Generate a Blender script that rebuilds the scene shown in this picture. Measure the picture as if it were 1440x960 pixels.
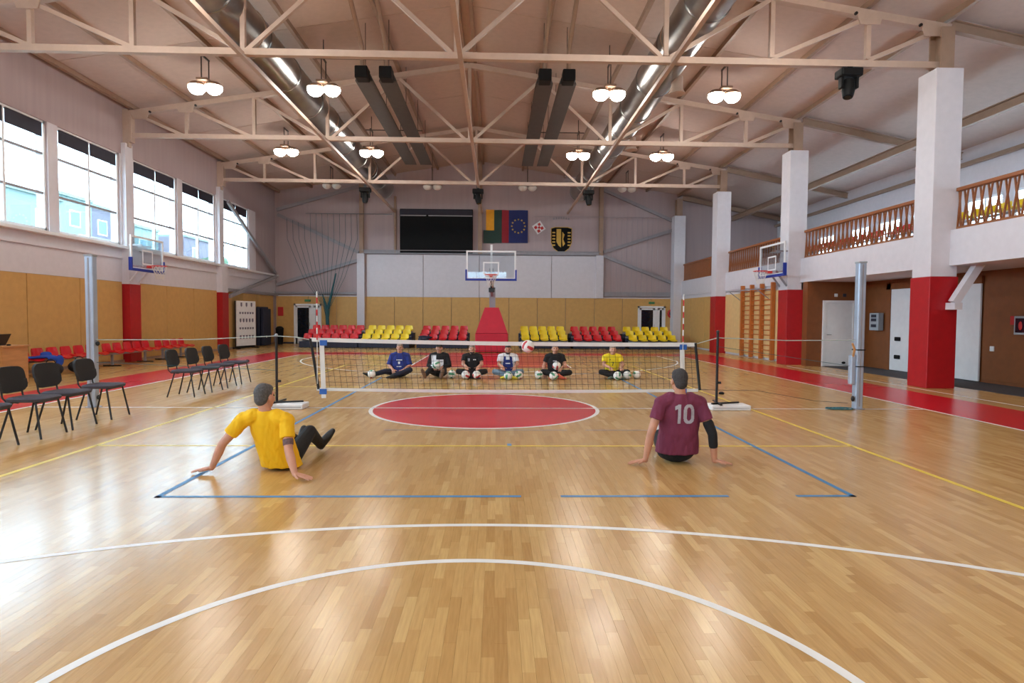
import bpy, bmesh, math, random
from mathutils import Vector, Matrix
import numpy as np

# ------------------------------------------------------------------ reset
for o in list(bpy.data.objects): bpy.data.objects.remove(o, do_unlink=True)
scene = bpy.context.scene
COL = scene.collection
random.seed(7)

# ------------------------------------------------------------------ camera
CAM_H = 1.533
YAW, PITCH, ROLL, FPX = 0.0260, 0.0404, 0.0064, 862.17
fwd = Vector((math.sin(YAW)*math.cos(PITCH), math.cos(YAW)*math.cos(PITCH), -math.sin(PITCH)))
rgt = Vector((math.cos(YAW), -math.sin(YAW), 0)); upv = rgt.cross(fwd)
r2 = rgt*math.cos(ROLL) + upv*math.sin(ROLL); u2 = -rgt*math.sin(ROLL) + upv*math.cos(ROLL)
cd = bpy.data.cameras.new('camera'); cam = bpy.data.objects.new('camera', cd); COL.objects.link(cam)
M3 = Matrix((r2, u2, -fwd)).transposed()
cam.matrix_world = Matrix.Translation((0, 0, CAM_H)) @ M3.to_4x4()
cd.sensor_width = 36; cd.lens = FPX/1440*36; cd.clip_end = 400; cd.clip_start = .05
scene.camera = cam

# ------------------------------------------------------------------ world, exposure
SKY = 15.0
w = bpy.data.worlds.new('overcast_sky'); scene.world = w; w.use_nodes = True
bg = w.node_tree.nodes['Background']; bg.inputs[0].default_value = (.62, .83, 1.0, 1); bg.inputs[1].default_value = SKY
vs = scene.view_settings
vs.view_transform = 'Standard'; vs.look = 'None'; vs.gamma = 1; vs.use_curve_mapping = False; vs.exposure = 0.3
LAMP_L = 46.0          # radiance of the hall lamps

# ------------------------------------------------------------------ main dimensions
XL, XR, YR, YF = -12.0, 10.05, 33.7, -13.3      # left wall, right wall, rear wall, front wall
RIDGE = -0.9
TRY = [13.65, 20.3, 26.95]                       # truss lines
def zceil(x): return 9.95 - .155*abs(x-RIDGE) if x < 10.1 else 9.95-.155*11.0-.2*(x-10.1)
def zchord(x): return 9.66 - .155*abs(x-RIDGE)
XG = 15.5                                        # gallery back wall
YC, XC = 10.22, -0.18                            # court centre

# ------------------------------------------------------------------ materials
def s2l(c):
    return tuple(((v/255)/12.92 if v/255 <= .04045 else ((v/255+.055)/1.055)**2.4) for v in c)
MATS = {}
def mat(name, rgb, rough=.6, metal=0, var=.08, scale=6, bump=0, bscale=60, emit=0, spec=.5, stretch=None):
    if name in MATS: return MATS[name]
    m = bpy.data.materials.new(name); m.use_nodes = True; nt = m.node_tree; b = nt.nodes['Principled BSDF']
    c = s2l(rgb); b.inputs['Roughness'].default_value = rough; b.inputs['Metallic'].default_value = metal
    b.inputs['Specular IOR Level'].default_value = spec
    tc = nt.nodes.new('ShaderNodeTexCoord'); mp = nt.nodes.new('ShaderNodeMapping'); nt.links.new(tc.outputs['Object'], mp.inputs[0])
    if stretch: mp.inputs['Scale'].default_value = stretch
    nz = nt.nodes.new('ShaderNodeTexNoise'); nz.inputs['Scale'].default_value = scale; nz.inputs['Detail'].default_value = 4
    nt.links.new(mp.outputs[0], nz.inputs['Vector'])
    rp = nt.nodes.new('ShaderNodeValToRGB'); nt.links.new(nz.outputs['Fac'], rp.inputs[0])
    rp.color_ramp.elements[0].position = .3; rp.color_ramp.elements[1].position = .7
    rp.color_ramp.elements[0].color = tuple(max(0, v*(1-var)) for v in c)+(1,)
    rp.color_ramp.elements[1].color = tuple(min(1, v*(1+var)) for v in c)+(1,)
    nt.links.new(rp.outputs[0], b.inputs['Base Color'])
    if bump:
        n2 = nt.nodes.new('ShaderNodeTexNoise'); n2.inputs['Scale'].default_value = bscale; nt.links.new(mp.outputs[0], n2.inputs['Vector'])
        bp = nt.nodes.new('ShaderNodeBump'); bp.inputs['Strength'].default_value = bump; bp.inputs['Distance'].default_value = .02
        nt.links.new(n2.outputs['Fac'], bp.inputs['Height']); nt.links.new(bp.outputs[0], b.inputs['Normal'])
    if emit:
        b.inputs['Emission Color'].default_value = c+(1,); b.inputs['Emission Strength'].default_value = emit
    MATS[name] = m; return m
def glassmat(name, tint=(1, 1, 1), refl=.07, rough=.02):
    m = bpy.data.materials.new(name); m.use_nodes = True; nt = m.node_tree; nt.nodes.clear()
    out = nt.nodes.new('ShaderNodeOutputMaterial'); mx = nt.nodes.new('ShaderNodeMixShader')
    t = nt.nodes.new('ShaderNodeBsdfTransparent'); g = nt.nodes.new('ShaderNodeBsdfGlossy')
    t.inputs[0].default_value = tint+(1,); g.inputs['Roughness'].default_value = rough
    lw = nt.nodes.new('ShaderNodeLayerWeight'); lw.inputs[0].default_value = .25
    ad = nt.nodes.new('ShaderNodeMath'); ad.operation = 'MULTIPLY_ADD'; ad.inputs[1].default_value = .5; ad.inputs[2].default_value = refl
    nt.links.new(lw.outputs['Fresnel'], ad.inputs[0]); nt.links.new(ad.outputs[0], mx.inputs[0])
    nt.links.new(t.outputs[0], mx.inputs[1]); nt.links.new(g.outputs[0], mx.inputs[2]); nt.links.new(mx.outputs[0], out.inputs[0])
    MATS[name] = m; return m
def floor_mat():
    m = bpy.data.materials.new('oak_strip_parquet'); m.use_nodes = True; nt = m.node_tree; b = nt.nodes['Principled BSDF']
    L = nt.links; N = nt.nodes.new
    geo = N('ShaderNodeNewGeometry'); sep = N('ShaderNodeSeparateXYZ'); L.new(geo.outputs['Position'], sep.inputs[0])
    def mth(op, a, bb=None):
        n = N('ShaderNodeMath'); n.operation = op
        for i, v in enumerate((a, bb)):
            if v is None: continue
            if isinstance(v, (int, float)): n.inputs[i].default_value = v
            else: L.new(v, n.inputs[i])
        return n.outputs[0]
    row = mth('FLOOR', mth('DIVIDE', sep.outputs['X'], PW))
    off = mth('MULTIPLY', mth('FRACT', mth('MULTIPLY', row, .7548)), PL)
    colm = mth('FLOOR', mth('DIVIDE', mth('ADD', sep.outputs['Y'], off), PL))
    cb = N('ShaderNodeCombineXYZ'); L.new(row, cb.inputs[0]); L.new(colm, cb.inputs[1])
    wn = N('ShaderNodeTexWhiteNoise'); wn.noise_dimensions = '2D'; L.new(cb.outputs[0], wn.inputs['Vector'])
    rp = N('ShaderNodeValToRGB'); L.new(wn.outputs['Value'], rp.inputs[0]); e = rp.color_ramp.elements
    e[0].position = 0; e[0].color = s2l((188, 144, 86))+(1,); e[1].position = 1; e[1].color = s2l((218, 180, 118))+(1,)
    x = e.new(.25); x.color = s2l((200, 158, 98))+(1,); x = e.new(.75); x.color = s2l((206, 165, 104))+(1,)
    mp = N('ShaderNodeMapping'); mp.inputs['Scale'].default_value = (40, 2.5, 1); L.new(geo.outputs['Position'], mp.inputs[0])
    nz = N('ShaderNodeTexNoise'); nz.inputs['Scale'].default_value = 2.0; nz.inputs['Detail'].default_value = 6; L.new(mp.outputs[0], nz.inputs['Vector'])
    mx = N('ShaderNodeMix'); mx.data_type = 'RGBA'; mx.blend_type = 'MULTIPLY'; mx.inputs[0].default_value = .35
    rg = N('ShaderNodeValToRGB'); rg.color_ramp.elements[0].position = .3; rg.color_ramp.elements[0].color = (.6, .52, .45, 1); rg.color_ramp.elements[1].position = .65
    L.new(nz.outputs['Fac'], rg.inputs[0]); L.new(rp.outputs[0], mx.inputs[6]); L.new(rg.outputs[0], mx.inputs[7])
    L.new(mx.outputs[2], b.inputs['Base Color'])
    n3 = N('ShaderNodeTexNoise'); n3.inputs['Scale'].default_value = 1.3; L.new(geo.outputs['Position'], n3.inputs['Vector'])
    mr = N('ShaderNodeMapRange'); mr.inputs[3].default_value = .19; mr.inputs[4].default_value = .26; L.new(n3.outputs['Fac'], mr.inputs[0]); L.new(mr.outputs[0], b.inputs['Roughness'])
    b.inputs['Specular IOR Level'].default_value = .85; 
    MATS['floor'] = m; return m
PW, PL = .06, .47

# ------------------------------------------------------------------ mesh builder
class MB:
    def __init__(s): s.v = []; s.f = []; s.m = []; s.cm = 0
    def add(s, vs, fs):
        o = len(s.v); s.v += [tuple(p) for p in vs]; s.f += [tuple(i+o for i in f) for f in fs]; s.m += [s.cm]*len(fs); return s
    def box(s, x0, x1, y0, y1, z0, z1):
        v = [(x0, y0, z0), (x1, y0, z0), (x1, y1, z0), (x0, y1, z0), (x0, y0, z1), (x1, y0, z1), (x1, y1, z1), (x0, y1, z1)]
        return s.add(v, [(3, 2, 1, 0), (4, 5, 6, 7), (0, 1, 5, 4), (1, 2, 6, 5), (2, 3, 7, 6), (3, 0, 4, 7)])
    def cbox(s, x0, x1, y0, y1, z0, z1, b=.01):      # chamfered box
        bm = bmesh.new(); bmesh.ops.create_cube(bm, size=1)
        for q in bm.verts: q.co = Vector(((x0+x1)/2+q.co.x*(x1-x0), (y0+y1)/2+q.co.y*(y1-y0), (z0+z1)/2+q.co.z*(z1-z0)))
        bmesh.ops.bevel(bm, geom=bm.edges[:], offset=b, segments=2, affect='EDGES', profile=.5)
        bm.verts.index_update()
        s.add([q.co[:] for q in bm.verts], [[q.index for q in f.verts] for f in bm.faces]); bm.free(); return s
    def hexa(s, b4, t4):
        return s.add(list(b4)+list(t4), [(3, 2, 1, 0), (4, 5, 6, 7), (0, 1, 5, 4), (1, 2, 6, 5), (2, 3, 7, 6), (3, 0, 4, 7)])
    def beam(s, p, q, wd, ht, up=(0, 0, 1)):
        p = Vector(p); q = Vector(q); d = (q-p).normalized(); u = Vector(up)
        if abs(d.dot(u)) > .98: u = Vector((1, 0, 0))
        a = d.cross(u).normalized()*(wd/2); c = a.cross(d).normalized()*(ht/2)
        r = lambda o: [o-a-c, o+a-c, o+a+c, o-a+c]
        return s.hexa(r(p), r(q))
    def ibeam(s, p, q, wd, ht, t=.02, up=(0, 0, 1)):
        p = Vector(p); q = Vector(q); d = (q-p).normalized(); u = Vector(up); a = d.cross(u).normalized(); c = a.cross(d).normalized()
        s.beam(p+c*(ht/2-t/2), q+c*(ht/2-t/2), wd, t, up); s.beam(p-c*(ht/2-t/2), q-c*(ht/2-t/2), wd, t, up); return s.beam(p, q, t, ht-2*t, up)
    def tube(s, pts, r, n=8, caps=True):
        P = [Vector(p) for p in pts]; k = len(P); rr = r if isinstance(r, (list, tuple)) else [r]*k
        vs = []; prev = None
        for i, p in enumerate(P):
            d = (P[min(i+1, k-1)]-P[max(i-1, 0)]).normalized()
            if prev is None:
                u = Vector((0, 0, 1)) if abs(d.z) < .9 else Vector((1, 0, 0))
                a = d.cross(u).normalized()
            else: a = (prev-d*prev.dot(d)).normalized()
            prev = a; c = d.cross(a)
            for j in range(n): t = 2*math.pi*j/n; vs.append(p+(a*math.cos(t)+c*math.sin(t))*rr[i])
        fs = [(i*n+j, i*n+(j+1) % n, (i+1)*n+(j+1) % n, (i+1)*n+j) for i in range(k-1) for j in range(n)]
        if caps: fs += [tuple(range(n))[::-1], tuple(range((k-1)*n, k*n))]
        return s.add(vs, fs)
    def lathe(s, prof, n=16, o=(0, 0, 0)):
        vs = []; k = len(prof)
        for (r, z) in prof:
            for j in range(n): t = 2*math.pi*j/n; vs.append((o[0]+r*math.cos(t), o[1]+r*math.sin(t), o[2]+z))
        fs = [(i*n+j, i*n+(j+1) % n, (i+1)*n+(j+1) % n, (i+1)*n+j) for i in range(k-1) for j in range(n)]
        fs += [tuple(range(n))[::-1], tuple(range((k-1)*n, k*n))]
        return s.add(vs, fs)
    def torus(s, c, R, r, n=28, m=8, ax='z'):
        vs = []
        for i in range(n):
            t = 2*math.pi*i/n
            for j in range(m):
                u = 2*math.pi*j/m; x = (R+r*math.cos(u))*math.cos(t); y = (R+r*math.cos(u))*math.sin(t); z = r*math.sin(u)
                q = (x, y, z) if ax == 'z' else ((x, z, y) if ax == 'y' else (z, x, y))
                vs.append((c[0]+q[0], c[1]+q[1], c[2]+q[2]))
        return s.add(vs, [(i*m+j, ((i+1) % n)*m+j, ((i+1) % n)*m+(j+1) % m, i*m+(j+1) % m) for i in range(n) for j in range(m)])
    def ell(s, c, r, R=None, n=16, k=10):
        c = Vector(c); vs = []
        if not isinstance(r, (tuple, list)): r = (r, r, r)
        for i in range(k+1):
            ph = math.pi*i/k
            for j in range(n):
                t = 2*math.pi*j/n; q = Vector((r[0]*math.sin(ph)*math.cos(t), r[1]*math.sin(ph)*math.sin(t), r[2]*math.cos(ph)))
                if R is not None: q = R @ q
                vs.append(c+q)
        return s.add(vs, [(i*n+j, (i+1)*n+j, (i+1)*n+(j+1) % n, i*n+(j+1) % n) for i in range(k) for j in range(n)])
    def cap(s, p, q, r1, r2, n=12):
        s.tube([p, q], [r1, r2], n); s.ell(p, r1, None, n, 8); return s.ell(q, r2, None, n, 8)
    def loft(s, rings, n=20, e=2.0):     # rings: (centre, ax, ay) with ax, ay full half-axis vectors
        vs = []
        for (c, ax, ay) in rings:
            c = Vector(c); ax = Vector(ax); ay = Vector(ay)
            for j in range(n):
                t = 2*math.pi*j/n; cc = math.cos(t); ss = math.sin(t)
                vs.append(c+ax*(math.copysign(abs(cc)**(2/e), cc))+ay*(math.copysign(abs(ss)**(2/e), ss)))
        k = len(rings)
        fs = [(i*n+j, i*n+(j+1) % n, (i+1)*n+(j+1) % n, (i+1)*n+j) for i in range(k-1) for j in range(n)]
        return s.add(vs, fs+[tuple(range(n))[::-1], tuple(range((k-1)*n, k*n))])
    def prism(s, poly, d, o=(0, 0, 0), ux=(1, 0, 0), uy=(0, 0, 1)):
        o = Vector(o); ux = Vector(ux); uy = Vector(uy); d = Vector(d); n = len(poly)
        a = [o+ux*x+uy*y for x, y in poly]
        return s.add(a+[q+d for q in a], [tuple(range(n)), tuple(range(n, 2*n))[::-1]]+[((i+1) % n, i, n+i, n+(i+1) % n) for i in range(n)])
    def ring(s, c, r0, r1, z, a0=0, a1=2*math.pi, n=72):
        vs = []
        for i in range(n+1):
            t = a0+(a1-a0)*i/n
            vs += [(c[0]+r0*math.cos(t), c[1]+r0*math.sin(t), z), (c[0]+r1*math.cos(t), c[1]+r1*math.sin(t), z)]
        return s.add(vs, [(2*i, 2*i+1, 2*i+3, 2*i+2) for i in range(n)])
    def rect(s, x0, x1, y0, y1, z): return s.add([(x0, y0, z), (x1, y0, z), (x1, y1, z), (x0, y1, z)], [(0, 1, 2, 3)])
    def mesh(s, name, mats, off=(0, 0, 0), smooth=False, recalc=True):
        me = bpy.data.meshes.new(name); o = Vector(off)
        me.from_pydata([tuple(Vector(q)-o) for q in s.v], [], s.f)
        for mm in (mats if isinstance(mats, (list, tuple)) else [mats]): me.materials.append(MATS[mm] if isinstance(mm, str) else mm)
        for i, pf in enumerate(me.polygons): pf.material_index = s.m[i]
        if recalc:
            bm = bmesh.new(); bm.from_mesh(me); bmesh.ops.recalc_face_normals(bm, faces=bm.faces[:]); bm.to_mesh(me); bm.free()
        if smooth:
            for pf in me.polygons: pf.use_smooth = True
            try: me.set_sharp_from_angle(angle=math.radians(40))
            except Exception: pass
        me.update(); return me
def tag(o, label=None, cat=None, group=None, kind=None):
    if label: o['label'] = label
    if cat: o['category'] = cat
    if group: o['group'] = group
    if kind: o['kind'] = kind
    return o
ORIG = {}
def thing(name, loc, label, cat, group=None, kind=None):
    o = bpy.data.objects.new(name, None); COL.objects.link(o); o.location = loc; o.empty_display_size = .2
    ORIG[o.name] = Vector(loc); return tag(o, label, cat, group, kind)
def part(name, mb, m, parent, smooth=False, label=None, kind=None):
    root = parent
    while root.parent: root = root.parent
    off = ORIG.get(root.name, root.location)
    o = bpy.data.objects.new(name, mb.mesh(name, m, off, smooth)); COL.objects.link(o); o.parent = parent
    return tag(o, label, None, None, kind)
def solo(name, mb, m, label, cat, group=None, kind=None, smooth=False):
    a = np.array([tuple(q) for q in mb.v]); lo = a.min(0); hi = a.max(0); org = Vector(((lo[0]+hi[0])/2, (lo[1]+hi[1])/2, lo[2]))
    o = bpy.data.objects.new(name, mb.mesh(name, m, org, smooth)); COL.objects.link(o); o.location = org; ORIG[o.name] = org
    return tag(o, label, cat, group, kind)
def dup(root, loc, rz=None, label=None, group=None):
    def cp(o, par):
        c = o.copy(); COL.objects.link(c); c.parent = par
        for ch in o.children: cp(ch, c)
        return c
    kids = list(root.children); r = root.copy(); COL.objects.link(r); r.location = loc
    if rz is not None: r.rotation_euler = (0, 0, rz)
    for k in kids: cp(k, r)
    if label: r['label'] = label
    if group: r['group'] = group
    return r
def link_copy(o, parent, loc):
    c = o.copy(); COL.objects.link(c); c.parent = parent; c.location = loc; return c

# ------------------------------------------------------------------ material list
floor_mat()
mat('wall_white', (214, 208, 212), .75, var=.03); mat('wall_upper', (178, 160, 160), .8, var=.04, bump=.15, bscale=8, stretch=(1, 1, .05))
mat('panel_tan', (206, 160, 92), .55, var=.05, bump=.1, bscale=120); mat('wall_brown', (128, 72, 32), .5, var=.08)
mat('wall_cream', (226, 190, 130), .55, var=.05); mat('pillar_red', (172, 14, 24), .45, var=.08); mat('ceiling', (198, 176, 164), .8, var=.04)
mat('steel_cream', (188, 164, 148), .5, var=.05); mat('steel_brown', (158, 130, 110), .55, var=.06); mat('steel_grey', (150, 146, 150), .5, var=.06)
mat('white_paint', (232, 230, 230), .45, var=.03); mat('line_white', (236, 234, 230), .35, var=.03); mat('line_yellow', (238, 206, 70), .35, var=.05)
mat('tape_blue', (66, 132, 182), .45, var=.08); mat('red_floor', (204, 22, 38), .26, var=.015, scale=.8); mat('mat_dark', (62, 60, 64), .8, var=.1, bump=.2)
mat('black_plastic', (10, 10, 11), .6, var=.1, spec=.25); mat('black_metal', (22, 22, 24), .4, var=.1); mat('blind', (40, 38, 52), .7)
mat('galvanised', (150, 148, 146), .28, metal=1, var=.12, scale=3); mat('heater', (74, 70, 68), .55, var=.1); mat('alu', (176, 188, 206), .35, metal=.35, var=.05)
mat('fabric_grey', (74, 72, 84), .9, var=.12, scale=180, bump=.25, bscale=400); mat('fabric_dark', (44, 42, 42), .9, var=.12, scale=180, bump=.25, bscale=400)
mat('crest', (120, 114, 128), .6); mat('seat_red', (206, 18, 30), .3, var=.05); mat('seat_yellow', (240, 206, 20), .3, var=.05); mat('navy', (34, 38, 60), .6, var=.1)
mat('wood_rail', (146, 84, 42), .45, var=.12, scale=4, stretch=(1, 1, 8)); mat('wood_bar', (188, 106, 44), .45, var=.14, scale=4, stretch=(8, 8, 1)); mat('wood_desk', (196, 140, 86), .5, var=.1, scale=3, stretch=(1, 1, 6))
mat('blue_pad', (26, 50, 150), .5, var=.06); mat('rim_red', (206, 44, 40), .4, var=.05); mat('net_white', (222, 216, 208), .8, var=.05); mat('net_green', (44, 92, 98), .8, var=.1)
mat('net_dark', (34, 30, 30), .8, var=.1); mat('rope', (170, 182, 176), .8, var=.1); mat('crash_red', (190, 18, 48), .5, var=.05)
mat('tape_white', (226, 224, 220), .6, var=.04); mat('tape_blue_strap', (40, 96, 180), .6, var=.06)
mat('screen', (8, 9, 11), .6, var=.2, spec=.15); mat('flag_yellow', (232, 160, 30), .7, var=.06); mat('flag_green', (36, 62, 52), .7, var=.08); mat('flag_red', (150, 26, 40), .7, var=.06); mat('flag_blue', (24, 36, 96), .7, var=.06); mat('gold', (206, 164, 66), .55, var=.08)
mat('sign_red', (196, 40, 40), .5); mat('sign_green', (60, 130, 80), .5); mat('grey_box', (160, 166, 172), .45, var=.05); mat('dark_glass', (24, 28, 38), .1, var=.2)
mat('lamp_glow', (255, 250, 240), .5, emit=LAMP_L, var=0); mat('lamp_body', (70, 60, 54), .5, var=.1); mat('lamp_off', (220, 214, 206), .3, var=.03)
mat('ext_cyan', (112, 128, 124), .9, var=.04, scale=.3); mat('ext_mauve', (96, 90, 100), .9, var=.05, scale=.3); mat('ext_glass', (72, 104, 112), .3, var=.1); mat('ground', (120, 126, 116), .95, var=.1, scale=.4); mat('leaf', (70, 92, 70), .9, var=.3, scale=3)
mat('laptop', (24, 24, 28), .35, var=.05); mat('jacket_blue', (24, 70, 170), .8, var=.15); mat('bag_black', (26, 24, 28), .8, var=.15)
glassmat('window_glass', (.93, .98, 1.0), .04); glassmat('board_glass', (.92, .95, .97), .015)
mat('ball_white', (236, 234, 228), .45, var=.03); mat('ball_green', (70, 150, 110), .45, var=.05); mat('ball_red', (190, 50, 56), .45, var=.05)
# ================================================================== STRUCTURE
def portal(name, loc, rot, sx, sy):
    l = bpy.data.lights.new(name, 'AREA'); l.shape = 'RECTANGLE'; l.size = sx; l.size_y = sy; l.energy = 1
    l.cycles.is_portal = True
    o = bpy.data.objects.new(name, l); COL.objects.link(o); o.location = loc; o.rotation_euler = rot
portal('window_portal', (XL-.2, 9.2, 5.19), (0, math.radians(-90), 0), 2.95, 42.2)
portal('front_window_portal', (-1.5, YF-.2, 5.1), (math.radians(90), 0, 0), 12.4, 1.7)
# ---- floor
fl = MB(); PX, PY0, PY1 = 6.3, 1.0, 7.0
fl.box(XL-.3, XG+.3, YF-.3, YR+.3, -.3, -.01)
fl.box(XL-.3, -PX, YF-.3, YR+.3, -.01, 0).box(PX, XG+.3, YF-.3, YR+.3, -.01, 0).box(-PX, PX, YF-.3, PY0, -.01, 0).box(-PX, PX, PY1, YR+.3, -.01, 0)
floor = solo('floor', fl, 'floor', 'glossy oak strip parquet floor of the sports hall', 'floor', kind='structure')
planks = []
for r in range(-105, 105):
    off = ((r*.7548) % 1.0)*PL
    k = math.floor((PY0+off)/PL)
    while True:
        y0 = k*PL-off; y1 = y0+PL; k += 1
        if y0 >= PY1: break
        planks.append((r*PW+.0004, (r+1)*PW-.0004, max(y0, PY0)+.0004, min(y1, PY1)-.0004))
def inview(p):
    x = (p[0]+p[1])/2; y = (p[2]+p[3])/2
    return y > 2.25 and abs(x-.02*y) < y*.84
near = sorted([p for p in planks if inview(p)], key=lambda p: (p[0]+p[1])**2/4+(p[2]+p[3])**2/4)[:300]
ns = set(near); FO = ORIG['floor']; pmesh = {}
for p in near:
    key = (round(p[1]-p[0], 4), round(p[3]-p[2], 4))
    if key not in pmesh: pmesh[key] = MB().box(-key[0]/2, key[0]/2, -key[1]/2, key[1]/2, -.0095, 0).mesh('plank', 'floor')
    o = bpy.data.objects.new('plank', pmesh[key]); COL.objects.link(o); o.parent = floor
    o.location = Vector(((p[0]+p[1])/2, (p[2]+p[3])/2, 0))-FO
rest = MB()
for p in planks:
    if p not in ns: rest.box(p[0], p[1], p[2], p[3], -.0095, 0)
part('parquet_strips', rest, 'floor', floor, kind='stuff')
# ---- painted lines
Z1, Z2, Z3 = .0008, .0016, .0024
def fpart(name, mb, m, label=None): return part(name, mb, m, floor, label=label)
RB = 7.5
fpart('red_border', MB().rect(XC+RB, XC+RB+1.55, YF, YR-8.0, Z1), 'red_floor', 'red painted run-off strip on the pillar side')
fpart('red_border', MB().rect(XC-RB-1.55, XC-RB, YF, YR-8.0, Z1), 'red_floor', 'red painted run-off strip on the window side')
fpart('red_border', MB().rect(XC-RB, XC+RB, YC+14, YC+15.5, Z1), 'red_floor', 'red painted run-off strip behind the far baseline')
fpart('key_area', MB().rect(XC-2.45, XC+2.45, YC+8.2, YC+14, Z1), 'red_floor', 'red painted free-throw area')
fpart('centre_circle', MB().ring((XC, YC), 0, 1.86, Z1), 'red_floor', 'red centre circle')
ln = lambda x0, x1, y0, y1: MB().rect(x0, x1, y0, y1, Z2)
W = .05
fpart('court_line', MB().ring((XC, YC), 1.835, 1.9, Z2), 'line_white', 'white ring of the centre circle')
fpart('court_line', ln(XC-RB, XC+RB, YC-.025, YC+.025), 'line_white', 'white halfway line')
for sx in (-1, 1): fpart('court_line', ln(XC+sx*RB-.03, XC+sx*RB+.03, YC-14, YC+14), 'line_white', 'white sideline')
for sy in (-1, 1):
    fpart('court_line', ln(XC-RB, XC+RB, YC+sy*14-.03, YC+sy*14+.03), 'line_white', 'white baseline')
    hy = YC+sy*(14-1.575); R3 = 6.66; a = math.acos(6.57/6.66) if 0 else .16
    fpart('court_line', MB().ring((XC, hy), R3-.025, R3+.03, Z2, -sy*a if sy < 0 else math.pi+a, (math.pi+sy*a) if sy < 0 else 2*math.pi-a, 120), 'line_white', 'white three-point arc')
    for sx in (-1, 1):
        x = XC+sx*R3*math.cos(a); ya, yb = sorted((YC+sy*14, hy-sy*R3*math.sin(a))); fpart('court_line', ln(x-.025, x+.025, ya, yb), 'line_white')
    fy = YC+sy*8.2
    fpart('court_line', MB().ring((XC, fy), 1.75, 1.805, Z2, 0 if sy < 0 else math.pi, math.pi if sy < 0 else 2*math.pi, 80), 'line_white', 'white free-throw arc')
    fpart('court_line', ln(XC-2.45, XC+2.45, fy-.025, fy+.025), 'line_white')
    for sx in (-1, 1): fpart('court_line', ln(XC+sx*2.45-.025, XC+sx*2.45+.025, *sorted((fy, YC+sy*14))), 'line_white')
for sx in (-1, 1): fpart('court_line', ln(XC+sx*4.48-.03, XC+sx*4.48+.03, YC-9, YC+9), 'line_yellow', 'yellow volleyball sideline')
for y in (-9, -3, 3, 9): fpart('court_line', ln(XC-4.48, XC+4.48, YC+y-.025, YC+y+.025), 'line_yellow', 'yellow volleyball line')
fpart('court_line', ln(9.3, 9.36, YF, 19.4), 'line_white', 'thin white line along the pillars')
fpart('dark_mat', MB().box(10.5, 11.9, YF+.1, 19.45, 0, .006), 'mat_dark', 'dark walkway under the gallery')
# blue taped sitting court
BX0, BX1, BY0 = -2.86, 3.12, YC-5.07; T = .05
tp = lambda x0, x1, y0, y1: MB().rect(x0, x1, y0, y1, Z3)
for x0, x1 in ((BX0, .22), (.56, 2.01), (2.6, BX1)):
    fpart('blue_tape', tp(x0, x1, BY0, BY0+T), 'tape_blue', 'blue tape of the taped court back line')
fpart('blue_tape', tp(BX0, BX0+T, BY0, YC+5), 'tape_blue', 'blue tape of the taped court side line')
fpart('blue_tape', tp(BX1-T, BX1, BY0, YC+5), 'tape_blue', 'blue tape of the taped court side line')
for x0, x1 in ((-1.5, .97), (1.22, 2.2)): fpart('blue_tape', tp(x0, x1, YC-2.0, YC-1.97), 'steel_grey', 'faint grey tape of the attack line')
fpart('blue_tape', tp(.14, .19, YC-3.0, YC-2.87), 'tape_blue')

# ---- walls
def gable(y0, y1, name, lab):
    g = MB(); xs = [XL-.3, RIDGE, 10.1, XG+.3]
    g.prism([(XL-.3, 0)]+[(XG+.3, 0)]+[(x, zceil(x)+.1) for x in xs[::-1]], (0, y1-y0, 0), (0, y0, 0))
    return solo(name, g, 'wall_upper', lab, 'wall', kind='structure')
wr = gable(YR, YR+.3, 'wall_rear', 'pale gable end wall with tan panels behind the basketball stand')
# front wall with a band of windows
fw = MB(); FX = [(-7.6, -4.4), (-3.4, 1.0), (2.2, 4.6)]; FZ0, FZ1 = 4.3, 5.9
fw.box(XL-.3, XG+.3, YF-.3, YF, 0, FZ0); fw.prism([(XL-.3, FZ1), (XG+.3, FZ1)]+[(x, zceil(x)+.1) for x in (XG+.3, 10.1, RIDGE, XL-.3)], (0, .3, 0), (0, YF-.3, 0))
e = [XL-.3]+[v for p in FX for v in p]+[XG+.3]
for i in range(0, len(e), 2): fw.box(e[i], e[i+1], YF-.3, YF, FZ0, FZ1)
solo('wall_front', fw, 'wall_white', 'white end wall opposite the scoreboard with a band of windows', 'wall', kind='structure')
WZ0, WZ1 = 3.74, 6.64
COLY = [20.3+6.65*k for k in range(-5, 2)]
wins = []
for c in COLY:
    for a, b in ((.45, 3.2), (3.6, 6.35)):
        if c+b < 31: wins.append((c+a, c+b))
wl = MB().box(XL-.3, XL, YF-.3, YR+.3, 0, WZ0).box(XL-.3, XL, YF-.3, YR+.3, WZ1, zceil(XL)+.1)
e = [YF-.3]+[v for p in wins for v in p]+[YR+.3]
for i in range(0, len(e), 2): wl.box(XL-.3, XL, e[i], e[i+1], WZ0, WZ1)
wall_left = solo('wall_left', wl, 'wall_upper', 'long wall with a high band of windows over tan panels', 'wall', kind='structure')
part('wall_panel', MB().box(XL, XL+.02, YF, YR, 2.57, WZ0-.12), 'wall_white', wall_left, label='white painted strip under the windows')
part('wall_panel', MB().box(XL, XL+.07, YF, YR, 3.3, 3.36), 'wall_white', wall_left, label='thin white ledge')
e = [YF]+[v for p in wins for v in p]+[31.0]
for i in range(0, len(e), 2): part('window_pier', MB().box(XL, XL+.02, e[i]+.01, e[i+1]-.01, WZ0-.1, WZ1), 'wall_white', wall_left)
part('window_sill', MB().cbox(XL, XL+.2, YF, YR, WZ0-.12, WZ0-.03, .012), 'white_paint', wall_left)
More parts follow.
